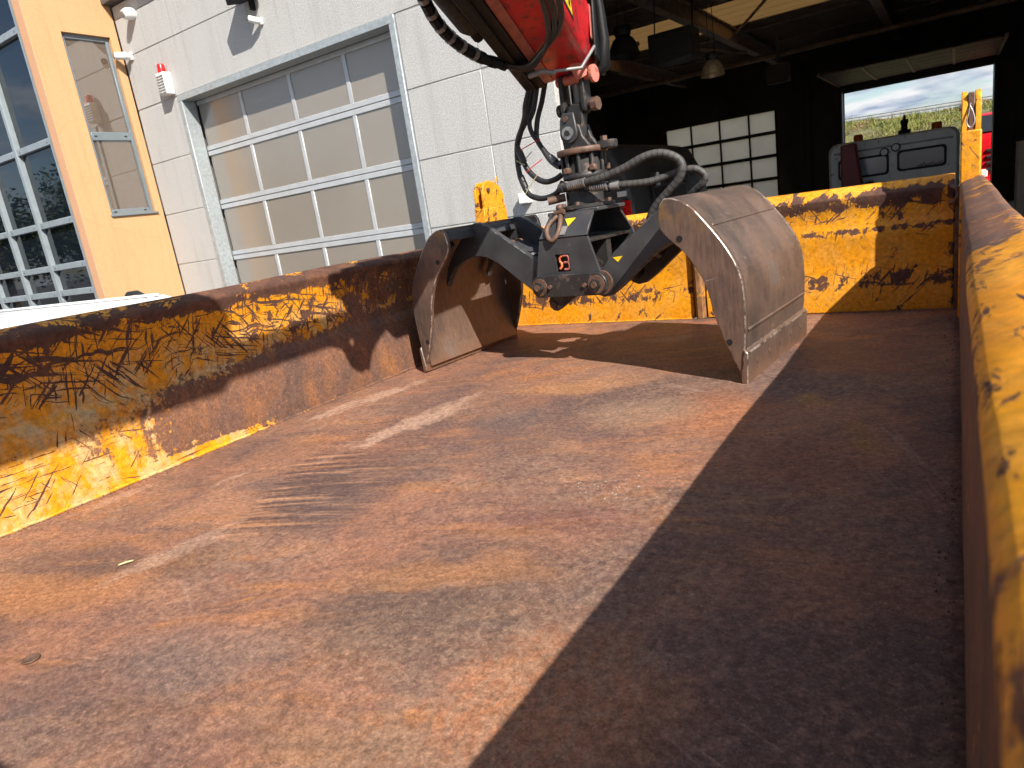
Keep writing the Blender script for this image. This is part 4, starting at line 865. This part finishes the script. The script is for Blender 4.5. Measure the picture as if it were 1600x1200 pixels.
# ------------------------------------------------------------------ the grapple (local axes: u along the opening, v away, w up)
gp = empty('grapple', (-1.354, 2.730, -0.001), 'black two-shell clamshell grapple standing open on the bed floor', 'grapple', rz=R_(-5.0))
def GB(mb, name, mat, parent=None, bevel=0.0, seg=2, **k): return mb.build(name, mat, parent or gp, bevel, seg, local=True, **k)
outer = [(0.525, 0.655), (0.565, 0.650), (0.618, 0.620), (0.662, 0.570), (0.708, 0.510), (0.745, 0.452), (0.772, 0.390), (0.784, 0.325), (0.785, 0.235), (0.779, 0.150)]
inner = [(0.736, 0.085), (0.700, 0.175), (0.676, 0.250), (0.664, 0.310), (0.645, 0.368), (0.614, 0.426), (0.578, 0.474), (0.536, 0.515), (0.508, 0.548), (0.498, 0.585), (0.508, 0.633)]
def sm2(pts, k=3): return [(p.x, p.y) for p in spline([(a, b_, 0) for a, b_ in pts], k)]
def shell(sg, lab):
    P = lambda pts: [(sg*a, b_) for a, b_ in pts]
    so = sm2(outer, 3); si = sm2(inner, 2)
    root = GB(MB().sheet(P(so) if sg < 0 else P(so)[::-1], 'y', -0.345, 0.345, 0.014), 'shell', 'shell', None, 0, label=lab)
    for p in root.data.polygons: p.use_smooth = False
    poly = so+[(0.768, 0.045), (0.762, 0.030)]+si
    for v0, v1 in ((-0.366, -0.346), (0.346, 0.366)):
        GB(MB().prism(P(poly), 'y', v0, v1), 'side_plate', 'sideplate', root, 0.004, 2, edge='edge')
    # lower skin, bend line, wear blade
    low = [(0.779, 0.150), (0.772, 0.085), (0.760, 0.024)]
    GB(MB().sheet(P(low) if sg < 0 else P(low)[::-1], 'y', -0.345, 0.345, 0.014), 'lower_skin', 'shell', root)
    bl = [(0.7745, 0.124), (0.7885, 0.112), (0.7830, 0.0), (0.764, 0.0), (0.760, 0.022)]
    GB(MB().prism(P(bl), 'y', -0.372, 0.372), 'wear_blade', 'shell', root, 0.004, 2, edge='edge')
    w1 = [(0.7835, 0.196), (0.7885, 0.192), (0.788, 0.184), (0.7825, 0.180)]
    GB(MB().prism(P(w1), 'y', -0.345, 0.345), 'bend_rib', 'shell', root, 0.002, 1)
    GB(MB().prism(P([(0.676, 0.5525), (0.681, 0.5535), (0.686, 0.546), (0.682, 0.543)]), 'y', -0.335, 0.335), 'weld_seam', 'shell', root, 0.002, 1)
    for k in range(5):
        v = -0.27+k*0.135; hb = MB().tube([(sg*0.783, v, 0.067), (sg*0.7875, v, 0.067)], 0.012, 12)
        GB(hb, 'bolt', 'rustst', root, 0.002, 1)
    for v in (-0.3685, 0.3665):
        for (a, b_) in ((0.575, 0.515), (0.726, 0.150)): GB(MB().tube([(sg*a, v, b_), (sg*a, v+0.002, b_)], 0.011, 12), 'drain_hole', 'ink', root)
    # top box beam
    bm_ = [(0.500, 0.600), (0.512, 0.640), (0.540, 0.652), (0.610, 0.612), (0.598, 0.594)]
    GB(MB().prism(P(bm_), 'y', -0.345, 0.345), 'top_beam', 'black', root, 0.004, 2)
    # arms
    ap = [(0.560, 0.618), (0.532, 0.646), (0.498, 0.660), (0.462, 0.656), (0.430, 0.640), (0.206, 0.486), (0.150, 0.430), (0.108, 0.395), (0.094, 0.355), (0.106, 0.320), (0.140, 0.305), (0.178, 0.312), (0.229, 0.345), (0.275, 0.380), (0.382, 0.464), (0.442, 0.497), (0.495, 0.509), (0.545, 0.506), (0.605, 0.490), (0.662, 0.458), (0.705, 0.408), (0.722, 0.375), (0.728, 0.40), (0.700, 0.470), (0.640, 0.548)]
    if sg > 0: ap = [(a, b_-0.012) for a, b_ in ap]
    for v0, v1 in ((-0.172, -0.140), (0.140, 0.172)):
        GB(MB().prism(P(ap), 'y', v0, v1), 'arm', 'black', root, 0.003, 2, edge='edgeblack')
    GB(MB().sheet(P([(0.27, 0.43), (0.36, 0.50), (0.44, 0.545)]), 'y', -0.1395, 0.1395, 0.018), 'arm_web', 'black', root)
    # stiffening ribs inside the shell
    for v in (-0.25, 0.25): GB(MB().prism(P([(0.60, 0.60), (0.655, 0.56), (0.735, 0.445), (0.725, 0.44), (0.64, 0.52), (0.56, 0.575)]), 'y', v-0.009, v+0.009), 'rib', 'black', root, 0.002, 1)
    # cylinder
    a = Vector((sg*-0.02, sg*0.055, 0.318)); e = Vector((sg*0.47, sg*0.055, 0.535)); d = (e-a)
    cy = GB(MB().tube([a+d*0.05, a+d*0.60], 0.036, 18), 'cylinder', 'rotor', root); GB(MB().tube([a+d*0.60, a+d*0.635], 0.042, 18), 'cylinder_collar', 'steel', root); GB(MB().tube([a+d*0.635, e], 0.02, 14), 'piston_rod', 'steel', root)
    GB(MB().tube([(e.x, -0.139, e.z), (e.x, 0.139, e.z)], 0.02, 12), 'cylinder_pin', 'rustst', root)
    return root
shell(1, 'brown worn right shell seen from outside'); shell(-1, 'brown worn left shell seen from inside')
# central body
def plate4(pts, th):  # flat plate from 4+ corner points with thickness towards +v / -v
    n = len(pts); q = [Vector(p) for p in pts]; nn = (q[1]-q[0]).cross(q[2]-q[0]).normalized()
    vs = q+[p+nn*th for p in q]; fs = [tuple(range(n)), tuple(range(n, 2*n))[::-1]]+[(i, (i+1) % n, (i+1) % n+n, i+n) for i in range(n)]
    b = MB(); b.add(vs, fs); return b
body = GB(MB().box(-0.125, 0.125, -0.118, 0.118, 0.640, 0.656), 'body', 'black', None, 0.003, 1)
for sg in (-1, 1):
    v = sg*0.186
    # lower plate with the square logo window
    hw = (-0.058, 0.012, 0.412, 0.486)
    b = MB()
    def quad(p): b.add([(x, v, z) for x, z in p]+[(x, v+sg*0.014, z) for x, z in p], [tuple(range(4)), (7, 6, 5, 4)]+[(i, (i+1) % 4, (i+1) % 4+4, i+4) for i in range(4)])
    quad([(-0.128, 0.548), (0.108, 0.548), (0.012, 0.486), (-0.058, 0.486)]); quad([(-0.058, 0.486), (-0.058, 0.412), (-0.165, 0.398), (-0.128, 0.548)])
    quad([(-0.058, 0.412), (0.012, 0.412), (0.150, 0.398), (-0.165, 0.398)]); quad([(0.012, 0.412), (0.012, 0.486), (0.108, 0.548), (0.150, 0.398)])
    GB(b, 'face_plate', 'black', body)
    GB(plate4([(-0.128, v+sg*0.007, 0.548), (0.108, v+sg*0.007, 0.548), (0.104, sg*0.108, 0.642), (-0.112, sg*0.108, 0.642)], 0.012), 'sloping_plate', 'black', body, 0.002, 1)
    GB(MB().box(-0.066, 0.020, v-sg*0.012-0.002, v-sg*0.012+0.002, 0.404, 0.494), 'logo_recess', 'ink', body)
    vv = v+sg*0.008
    def tb(pts, mat): GB(MB().tube([(x, vv, z) for x, z in pts], 0.0055, 6), 'logo_stroke', mat, body)
    tb([(-0.028, 0.478), (-0.040, 0.470), (-0.040, 0.455), (-0.031, 0.448), (-0.032, 0.435), (-0.042, 0.425)], 'orangep')
    tb([(-0.022, 0.478), (0.000, 0.478), (0.006, 0.470), (0.006, 0.456), (0.0, 0.450), (-0.018, 0.450)], 'redworn')
    tb([(0.0, 0.450), (0.006, 0.443), (0.006, 0.428), (0.0, 0.421), (-0.020, 0.421)], 'redworn')
    # link bar with pivot bolts
    lk = [(-0.14, 0.310), (0.14, 0.310)]+[(0.14+0.047*math.cos(R_(a)), 0.355+0.047*math.sin(R_(a))) for a in range(-70, 91, 20)]+[(-0.14-0.047*math.cos(R_(a)), 0.355+0.047*math.sin(R_(a))) for a in range(90, -71, -20)]
    GB(MB().prism(lk, 'y', min(v+sg*0.0145, v+sg*0.034), max(v+sg*0.0145, v+sg*0.034)), 'link_bar', 'rotor', body, 0.003, 1)
    for u in (-0.14, 0.14):
        GB(MB().tube([(u, v+sg*0.034, 0.355), (u, v+sg*0.040, 0.355)], 0.038, 20), 'washer', 'rustst', body, 0.002, 1)
        GB(MB().tube([(u, v+sg*0.040, 0.355), (u, v+sg*0.054, 0.355)], 0.025, 6, smooth=False), 'nut', 'rotor', body, 0.002, 1)
        GB(MB().tube([(u, v+sg*0.054, 0.355), (u, v+sg*0.060, 0.355)], 0.013, 12), 'bolt_end', 'rustst', body)
    for u in (-0.085, 0.085): GB(MB().tube([(u, v+sg*0.034, 0.355), (u, v+sg*0.044, 0.355)], 0.009, 8), 'bolt', 'rustst', body)
for u in (-0.14, 0.14):
    GB(MB().tube([(u, -0.185, 0.355), (u, 0.185, 0.355)], 0.033, 18), 'pivot_shaft', 'rotor', body)
    for v in (-0.178, 0.178): GB(MB().tube([(u, v-0.0055, 0.355), (u, v+0.0055, 0.355)], 0.05, 24), 'pivot_bush', 'rustst', body)
GB(MB().box(-0.10, 0.10, -0.185, 0.185, 0.52, 0.532), 'inner_shelf', 'rotor', body, 0.002, 1)
GB(MB().box(-0.09, 0.09, -0.02, 0.02, 0.31, 0.519), 'inner_web', 'rotor', body)
for sg in (1,):
    cl = [(-0.235, 0.262), (-0.232, 0.238), (-0.215, 0.220), (-0.195, 0.216), (-0.175, 0.225), (-0.055, 0.30), (-0.055, 0.36), (-0.20, 0.345)]
    GB(MB().prism([(sg*a, b_) for a, b_ in cl], 'y', -0.035, -0.010), 'clevis', 'rotor', body, 0.003, 1)
    GB(MB().tube([(sg*-0.205, -0.045, 0.245), (sg*-0.205, 0.02, 0.245)], 0.016, 12), 'clevis_pin', 'rustst', body)
# warning triangles, shackle, reflector
GB(plate4([(-0.02, -0.1455, 0.625), (0.032, -0.1455, 0.625), (0.006, -0.171, 0.596)], 0.002), 'warning_sticker', 'yelst', body)
GB(plate4([(0.20, -0.174, 0.452), (0.245, -0.174, 0.455), (0.222, -0.174, 0.432)], 0.0015), 'warning_sticker', 'yelst', body)
GB(plate4([(-0.02, -0.172, 0.598), (0.006, -0.172, 0.598), (0.000, -0.200, 0.565), (-0.03, -0.200, 0.565)], 0.003), 'name_plate', 'greyalu', body)
sh = spline([(-0.062, -0.14, 0.64), (-0.085, -0.175, 0.61), (-0.085, -0.20, 0.575), (-0.06, -0.21, 0.545), (-0.035, -0.20, 0.565), (-0.03, -0.175, 0.605), (-0.045, -0.14, 0.64)], 5)
GB(MB().tube(sh, 0.0105, 8), 'shackle', 'rustst', body); GB(MB().tube([(-0.075, -0.135, 0.652), (-0.028, -0.135, 0.655)], 0.012, 10), 'shackle_pin', 'rustst', body)
GB(MB().lathe((-0.052, -0.13, 0.672), [(0.001, -0.016), (0.012, -0.012), (0.016, 0), (0.012, 0.012), (0.001, 0.016)], 12), 'shackle_knob', 'rustst', body)
# rotator
ro = GB(MB().lathe((0, 0, 0), [(0.001, 0.657), (0.125, 0.657), (0.125, 0.672), (0.085, 0.674), (0.08, 0.68), (0.08, 0.738), (0.001, 0.738)], 28), 'rotator', 'rotor', None, 0.002, 1, label='greasy black hydraulic rotator above the grapple')
for k in range(8):
    a = k*math.pi/4+0.2; GB(MB().tube([(0.104*math.cos(a), 0.104*math.sin(a), 0.672), (0.104*math.cos(a), 0.104*math.sin(a), 0.686)], 0.011, 6, smooth=False), 'bolt', 'rustst', ro)
GB(MB().tube([(-0.125, -0.10, 0.705), (-0.06, -0.06, 0.712)], 0.017, 12), 'port_plug', 'rustst', ro); GB(MB().tube([(0.035, -0.078, 0.715), (0.036, -0.083, 0.715)], 0.012, 12), 'port_hole', 'ink', ro)
GB(MB().lathe((0, 0, 0), [(0.001, 0.739), (0.072, 0.739), (0.076, 0.745), (0.076, 0.772), (0.001, 0.772)], 24), 'manifold', 'rotor', ro)
GB(MB().lathe((0.012, 0, 0), [(0.001, 0.776), (0.09, 0.776), (0.094, 0.780), (0.094, 0.800), (0.080, 0.802), (0.080, 0.872), (0.001, 0.872)], 28), 'motor_body', 'rotor', ro)
for k in range(10):
    a = k*2*math.pi/10; GB(MB().tube([(0.012+0.088*math.cos(a), 0.088*math.sin(a), 0.80), (0.012+0.088*math.cos(a), 0.088*math.sin(a), 0.875)], 0.0085, 8), 'tie_bolt', 'rotor', ro)
    if k % 2: GB(MB().box(0.012+0.094*math.cos(a)-0.013, 0.012+0.094*math.cos(a)+0.013, 0.094*math.sin(a)-0.013, 0.094*math.sin(a)+0.013, 0.802, 0.826), 'tie_nut', 'rustst', ro, 0.003, 1)
GB(MB().lathe((0.012, 0, 0), [(0.001, 0.875), (0.104, 0.875), (0.108, 0.879), (0.108, 0.897), (0.104, 0.90), (0.001, 0.90)], 30), 'top_flange', 'rustst', ro)
GB(MB().prism([(0.10, -0.03), (0.15, -0.03), (0.172, -0.015), (0.172, 0.02), (0.10, 0.03)], 'z', 0.880, 0.912), 'stop_lug', 'rotor', ro, 0.004, 1); GB(MB().tube([(0.125, -0.01, 0.912), (0.125, -0.01, 0.930)], 0.015, 6, smooth=False), 'bolt', 'rustst', ro)
# hanger: lower fork, cross piece, upper link
hg = GB(MB().prism([(-0.050, 0.901), (0.075, 0.901), (0.045, 0.945), (0.035, 0.99), (-0.01, 1.005), (-0.045, 0.985), (-0.055, 0.95)], 'y', -0.045, -0.022), 'hanger_fork', 'rotor', None, 0.004, 2)
GB(MB().prism([(-0.050, 0.901), (0.075, 0.901), (0.045, 0.945), (0.035, 0.99), (-0.01, 1.005), (-0.045, 0.985), (-0.055, 0.95)], 'y', 0.022, 0.045), 'fork_plate', 'rotor', hg, 0.004, 2)
GB(MB().prism([(-0.045, 0.94), (0.03, 0.94), (0.045, 1.03), (0.04, 1.075), (-0.03, 1.075), (-0.045, 1.03)], 'y', -0.0215, 0.0215), 'cross_piece', 'rotor', hg, 0.006, 2)
ck = [(-0.012+0.042*math.cos(R_(a)), 0.964+0.042*math.sin(R_(a))) for a in range(180, 361, 18)]+[(0.022, 1.04), (-0.03, 1.045), (-0.048, 1.02)]
GB(MB().prism(ck, 'y', -0.058, -0.0455), 'cheek', 'black', hg, 0.003, 1)
GB(MB().tube([(-0.012, -0.058, 0.964), (-0.012, -0.066, 0.964)], 0.026, 18), 'pin_washer', 'steel', hg, 0.002, 1); GB(MB().tube([(-0.012, -0.066, 0.964), (-0.012, -0.072, 0.964)], 0.013, 6, smooth=False), 'pin_nut', 'rotor', hg)
GB(MB().tube([(-0.012, -0.0459, 0.964), (-0.012, 0.06, 0.964)], 0.02, 14), 'pin', 'rotor', hg); GB(MB().tube([(-0.016, -0.058, 1.02), (-0.016, -0.064, 1.02)], 0.011, 12), 'grease_cap', 'rustst', hg)
GB(MB().tube([(-0.075, 0, 1.062), (0.10, 0, 1.060)], 0.018, 14), 'cross_pin', 'rotor', hg); GB(MB().tube([(0.085, 0, 1.06), (0.112, 0, 1.06)], 0.028, 6, smooth=False), 'pin_head', 'rustst', hg, 0.003, 1); GB(MB().tube([(-0.078, 0, 1.062), (-0.062, 0, 1.062)], 0.026, 12), 'pin_collar', 'rotor', hg)
for u in (-0.045, 0.055): GB(MB().prism([(-0.03, 1.06), (-0.024, 1.04), (0.0, 1.03), (0.024, 1.04), (0.03, 1.06), (0.026, 1.19), (0.0, 1.205), (-0.026, 1.19)], 'x', u-0.009, u+0.011), 'link_plate', 'rotor', hg, 0.004, 2)
GB(MB().tube([(0.005, 0.03, 1.08), (0.005, 0.03, 1.20)], 0.022, 14), 'damper', 'greyalu', hg)
# hoses
def hose(pts, r, mat, rings=None, k=6, name='hose', par=None):
    s_ = spline(pts, k); o = GB(MB().tube(s_, r, 10), name, mat, par)
    if rings:
        b = MB(); step, w_, rr = rings; acc = 0
        for i in range(1, len(s_)):
            a, c = s_[i-1], s_[i]; L_ = (c-a).length; d = (c-a).normalized(); t = step-acc
            while t < L_: p = a+d*t; b.tube([p, p+d*w_], rr, 10, False); t += step
            acc = (L_-(t-step))
        GB(b, 'spiral_guard', 'ink', o)
    return o
ha = [(-0.194, 0.02, 1.215), (-0.235, 0.02, 1.131), (-0.255, 0.01, 1.07), (-0.303, 0.0, 1.005), (-0.318, -0.01, 0.941), (-0.313, -0.02, 0.841), (-0.284, -0.02, 0.758), (-0.24, -0.02, 0.730), (-0.191, -0.02, 0.722), (-0.128, -0.02, 0.735), (-0.085, -0.03, 0.775)]
hb_ = [(-0.175, -0.03, 1.215), (-0.225, -0.03, 1.12), (-0.239, -0.03, 1.068), (-0.29, -0.03, 0.98), (-0.296, -0.03, 0.949), (-0.266, -0.03, 0.867), (-0.225, -0.03, 0.817), (-0.173, -0.03, 0.790), (-0.12, -0.03, 0.793), (-0.09, -0.02, 0.808)]
hc = [(-0.154, 0.04, 1.21), (-0.185, 0.04, 1.13), (-0.212, 0.03, 1.063), (-0.222, 0.02, 1.0), (-0.209, 0.01, 0.956), (-0.157, 0.0, 0.894), (-0.115, 0.0, 0.858), (-0.085, 0.0, 0.840)]
hd = [(-0.165, 0.0, 1.212), (-0.205, 0.0, 1.10), (-0.238, 0.0, 1.05), (-0.230, 0.0, 1.0), (-0.20, 0.0, 0.955), (-0.150, -0.02, 0.885), (-0.11, -0.03, 0.850), (-0.08, -0.04, 0.838)]
hose(ha, 0.0125, 'hose'); hose(hb_, 0.0125, 'hose'); o = hose(hc, 0.0115, 'hose'); hose(hd, 0.0105, 'hose')
for (pts, i0, i1) in ((ha, 5, 6), (hb_, 4, 5), (hc, 5, 6), (hc, 6, 7)):
    a, c = Vector(pts[i0]), Vector(pts[i1]); GB(MB().tube([a+(c-a)*0.1, a+(c-a)*0.75], 0.0155, 10), 'hose_ferrule', 'greyalu' if pts is hc else 'rotor')
for (a, c, m_) in (((-0.30, -0.035, 0.935), (-0.17, -0.035, 0.968), 'beacon'), ((-0.255, -0.05, 0.842), (-0.175, -0.03, 0.886), 'beacon'), ((-0.30, -0.03, 0.872), (-0.225, -0.03, 0.925), 'winframe'), ((-0.285, -0.035, 0.752), (-0.195, -0.04, 0.832), 'twig'), ((-0.325, -0.02, 0.905), (-0.262, -0.045, 0.876), 'twig')):
    GB(MB().tube([a, ((a[0]+c[0])/2, (a[1]+c[1])/2-0.005, (a[2]+c[2])/2), c], 0.0021, 5), 'cable_tie', m_)
h1 = [(-0.055, -0.085, 0.752), (0.0, -0.10, 0.752), (0.06, -0.10, 0.757), (0.156, -0.09, 0.768), (0.241, -0.07, 0.790), (0.317, -0.05, 0.818), (0.383, -0.03, 0.820), (0.440, -0.02, 0.790), (0.455, -0.02, 0.755), (0.435, -0.02, 0.712), (0.398, -0.02, 0.680), (0.330, -0.02, 0.622), (0.30, -0.02, 0.575)]
h2 = [(0.06, -0.085, 0.738), (0.104, -0.08, 0.733), (0.188, -0.06, 0.728), (0.308, -0.03, 0.722), (0.375, 0.0, 0.732), (0.446, 0.02, 0.745), (0.49, 0.03, 0.742), (0.520, 0.04, 0.712), (0.505, 0.04, 0.685), (0.455, 0.05, 0.650), (0.42, 0.06, 0.60)]
hose(h1, 0.0165, 'spiral', (0.022, 0.0028, 0.0172)); hose(h2, 0.0145, 'spiral', (0.022, 0.0028, 0.0152))
GB(MB().tube([(-0.06, -0.085, 0.751), (-0.035, -0.095, 0.752)], 0.021, 12), 'hose_end', 'rotor')
b = MB(); 
for k in range(9): b.tube([(-0.01+k*0.0095, -0.101, 0.7525+k*0.0006), (-0.005+k*0.0095, -0.101, 0.753+k*0.0006)], 0.0205, 10)
GB(b, 'swivel_spring', 'steel')
b = MB()
for k in range(8): b.tube([(0.085+k*0.0095, -0.083+k*0.001, 0.734-k*0.0004), (0.09+k*0.0095, -0.083+k*0.001, 0.734-k*0.0004)], 0.0185, 10)
GB(b, 'swivel_spring', 'steel'); GB(MB().tube([(0.165, -0.066, 0.729), (0.20, -0.058, 0.728)], 0.0195, 10), 'hose_ferrule', 'greyalu')

# ------------------------------------------------------------------ crane boom
cr_ = empty('loader_crane', (-0.35, -1.3, GZ), 'red hydraulic loader crane boom carrying the grapple', 'crane')
T = Vector((-1.377, 2.78, 1.30)); D = Vector((0.257, -0.98, 0.254)).normalized()      # from tip towards the column
S = D.cross(Vector((0, 0, 1))).normalized(); 
if S.x < 0: S = -S                                                                       # to the right (towards the sun side)
U = S.cross(D) if S.cross(D).z > 0 else D.cross(S)
def bp(a, s_, u): return T+D*a+S*s_+U*u      # along, side, up
def boom(sec, a0, a1, name, mat, par, bevel=0.008):
    n = len(sec); vs = [bp(a0, *q) for q in sec]+[bp(a1, *q) for q in sec]
    fs = [tuple(range(n)), tuple(range(n, 2*n))]+[(i, (i+1) % n, (i+1) % n+n, i+n) for i in range(n)]
    b = MB(); b.add(vs, fs); return b.build(name, mat, par, bevel, 2)
sec = [(-0.150, -0.06), (-0.115, -0.115), (0.082, -0.115), (0.102, -0.09), (0.117, 0.10), (0.09, 0.125), (-0.12, 0.125), (-0.150, 0.09)]
bo = boom(sec, -0.02, 1.25, 'boom', 'red', cr_, 0.014)
boom([(0.0, -0.02), (0.02, -0.047), (0.085, -0.047), (0.11, -0.02), (0.11, 0.035), (0.0, 0.035)], 1.2, 2.55, 'middle_boom', 'red', bo, 0.01)
boom([(-0.19, 0.0), (-0.15, -0.06), (0.11, -0.06), (0.155, 0.03), (0.155, 0.28), (-0.19, 0.28)], 2.5, 4.3, 'outer_boom', 'red', bo, 0.012)
boom([(-0.113, -0.121), (-0.072, -0.121), (-0.072, -0.1165), (-0.113, -0.1165)], 0.0, 1.6, 'guide_strip', 'redworn', bo, 0)
boom([(-0.198, -0.14), (-0.152, -0.14), (-0.152, 0.02), (-0.198, 0.02)], 0.0, 1.3, 'hose_tray', 'plasticb', bo, 0.006)
boom([(-0.151, -0.128), (-0.116, -0.128), (-0.116, -0.1165), (-0.151, -0.1165)], -0.02, 1.5, 'tray_lip', 'plasticb', bo, 0.0)
MB().tube([bp(0.52, -0.232, -0.10), bp(0.56, -0.232, -0.10), bp(1.3, -0.232, -0.09)], [0.028, 0.04, 0.04], 16).build('extension_cylinder', 'plasticb', bo)
MB().tube([bp(0.45, -0.232, -0.10), bp(0.53, -0.232, -0.10)], 0.022, 8, smooth=False).build('cylinder_end', 'plasticb', bo)
# tip frame
tipf = boom([(0.118, -0.10), (0.134, -0.10), (0.134, 0.155), (0.118, 0.155)], -0.10, 0.10, 'tip_frame', 'plasticb', bo, 0.01)
boom([(-0.13, 0.142), (0.134, 0.142), (0.134, 0.158), (-0.13, 0.158)], -0.10, 0.3, 'tip_cover', 'plasticb', bo, 0.006)
boom([(-0.09, -0.09), (0.09, -0.09), (0.09, 0.13), (-0.09, 0.13)], -0.05, -0.021, 'end_plate', 'plasticb', bo, 0.006)
boom([(0.1155, -0.03), (0.1185, -0.03), (0.1185, 0.10), (0.1155, 0.10)], 0.02, 0.12, 'red_bracket', 'redworn', bo, 0.002)
# pin bracket going down to the link
gpt = lambda u, v, w: Vector((-1.354+0.99620*u+0.08708*v, 2.730-0.08708*u+0.99620*v, w))
sp_ = [gpt(0.065, -0.02, 1.165), gpt(0.055, -0.03, 1.20), gpt(0.045, -0.06, 1.26), gpt(0.035, -0.10, 1.315), gpt(0.03, -0.13, 1.35)]
MB().tube(sp_, [0.028, 0.030, 0.026, 0.024, 0.02], 10).build('pin_bracket', 'salmon', bo)
MB().tube([gpt(-0.07, 0, 1.172), gpt(0.105, -0.005, 1.172)], 0.019, 14).build('tip_pin', 'salmon', bo); MB().tube([gpt(0.10, -0.005, 1.172), gpt(0.113, -0.005, 1.172)], 0.034, 18).build('pin_head', 'salmon', bo)
MB().tube([gpt(0.0, 0.03, 1.16), gpt(0.0, 0.03, 1.30)], 0.045, 12).build('tip_lug', 'rotor', bo)
# black guard on the far side, right edge
gd = [gpt(0.10, 0.08, 1.56), gpt(0.115, 0.08, 1.42), gpt(0.12, 0.08, 1.30), gpt(0.115, 0.07, 1.20), gpt(0.09, 0.06, 1.185)]
MB().tube(gd, [0.02, 0.022, 0.026, 0.03, 0.024], 8).build('hose_guard', 'plasticb', bo)
# hoses looping over the boom end into the drag chain
def wh(pts, r, mat, name, k=7): return MB().tube(spline(pts, k), r, 10).build(name, mat, bo)
for i in range(3):
    e = i*0.026
    wh([bp(1.0, 0.125-e, -0.132), bp(0.72, 0.122-e, -0.136), bp(0.56, 0.105-e, -0.140), bp(0.44-e*0.6, 0.06-e*0.8, -0.140), bp(0.34-e*0.6, -0.02-e*0.3, -0.142), bp(0.25-e*0.5, -0.10, -0.144), bp(0.25-e*0.3, -0.16, -0.143), bp(0.33, -0.23, -0.14)], 0.0105, 'hose', 'boom_hose')
MB().tube([bp(0.10, 0.125, -0.06), bp(0.16, 0.08, -0.16), bp(0.20, -0.02, -0.168)], 0.007, 8).build('hose_clip', 'greyalu', bo)
MB().tube([bp(0.19, -0.02, -0.172), bp(0.23, -0.06, -0.172), bp(0.20, -0.12, -0.168)], 0.011, 6).build('hose_clip', 'greyalu', bo)
chain = spline([bp(0.28, -0.19, -0.142), bp(0.36, -0.25, -0.138), bp(0.48, -0.30, -0.125), bp(0.60, -0.325, -0.10), bp(0.72, -0.325, -0.06), bp(0.85, -0.32, 0.0), bp(1.05, -0.31, 0.10), bp(1.25, -0.30, 0.18)], 4)
for i in range(0, len(chain)-2, 1):
    a, c = chain[i], chain[i+1]; d = (c-a); k_ = d.length
    MB().tube([a+d*0.04, a+d*0.96], 0.020 if i % 2 else 0.023, 8, smooth=False).build('drag_chain_link', 'plasticb', bo)
    if i % 2 and 3 < i < 22: MB().tube([a+d*0.25, a+d*0.75], 0.0245, 8, smooth=False).build('chain_clip', 'greyalu', bo)
wh([bp(1.12, 0.0, -0.06), bp(1.28, 0.0, -0.08), bp(1.40, 0.0, -0.15), bp(1.45, 0.0, -0.24)], 0.045, 'hose', 'hose_bundle'); wh([bp(1.45, 0.0, -0.245), bp(1.50, 0.0, -0.22), bp(1.60, 0.02, -0.11), bp(1.75, 0.04, -0.05)], 0.03, 'hose', 'hose_bundle')
# hazard sticker on the sunlit side
def sp_pt(a, f, o): return bp(a, 0.102+0.015*f+o, -0.09+0.19*f)
def quad_on(pts, name, mat, o):
    b = MB(); b.add([sp_pt(a, f, o) for a, f in pts]+[sp_pt(a, f, o+0.001) for a, f in pts], [tuple(range(len(pts))), tuple(range(len(pts), 2*len(pts)))]+[(i, (i+1) % len(pts), (i+1) % len(pts)+len(pts), i+len(pts)) for i in range(len(pts))])
    return b.build(name, mat, bo)
quad_on([(0.36, 0.06), (0.60, 0.05), (0.60, 0.75), (0.50, 0.75)], 'sticker_border', 'ink', 0.001)
quad_on([(0.385, 0.10), (0.585, 0.09), (0.585, 0.70), (0.505, 0.70)], 'warning_sticker', 'yelst', 0.0022)
for (a, f) in ((0.44, 0.20), (0.475, 0.30), (0.51, 0.25), (0.52, 0.45), (0.55, 0.40)):
    quad_on([(a-0.012, f-0.05), (a+0.014, f-0.04), (a+0.010, f+0.06), (a-0.006, f+0.05)], 'sticker_print', 'ink', 0.0034)
# column at the cab end
boom([(-0.16, -0.17), (0.16, -0.17), (0.16, 0.19), (-0.16, 0.19)], 4.0, 4.5, 'knuckle', 'red', cr_, 0.02)
q = bp(4.25, 0, 0)
MB().box(q.x-0.18, q.x+0.18, q.y-0.18, q.y+0.18, -0.3, q.z-0.1).build('column', 'red', cr_, 0.02)
MB().box(q.x-0.7, q.x+0.5, q.y-0.25, q.y+0.22, GZ+0.4, -0.301).build('column_base', 'plasticb', cr_, 0.02)
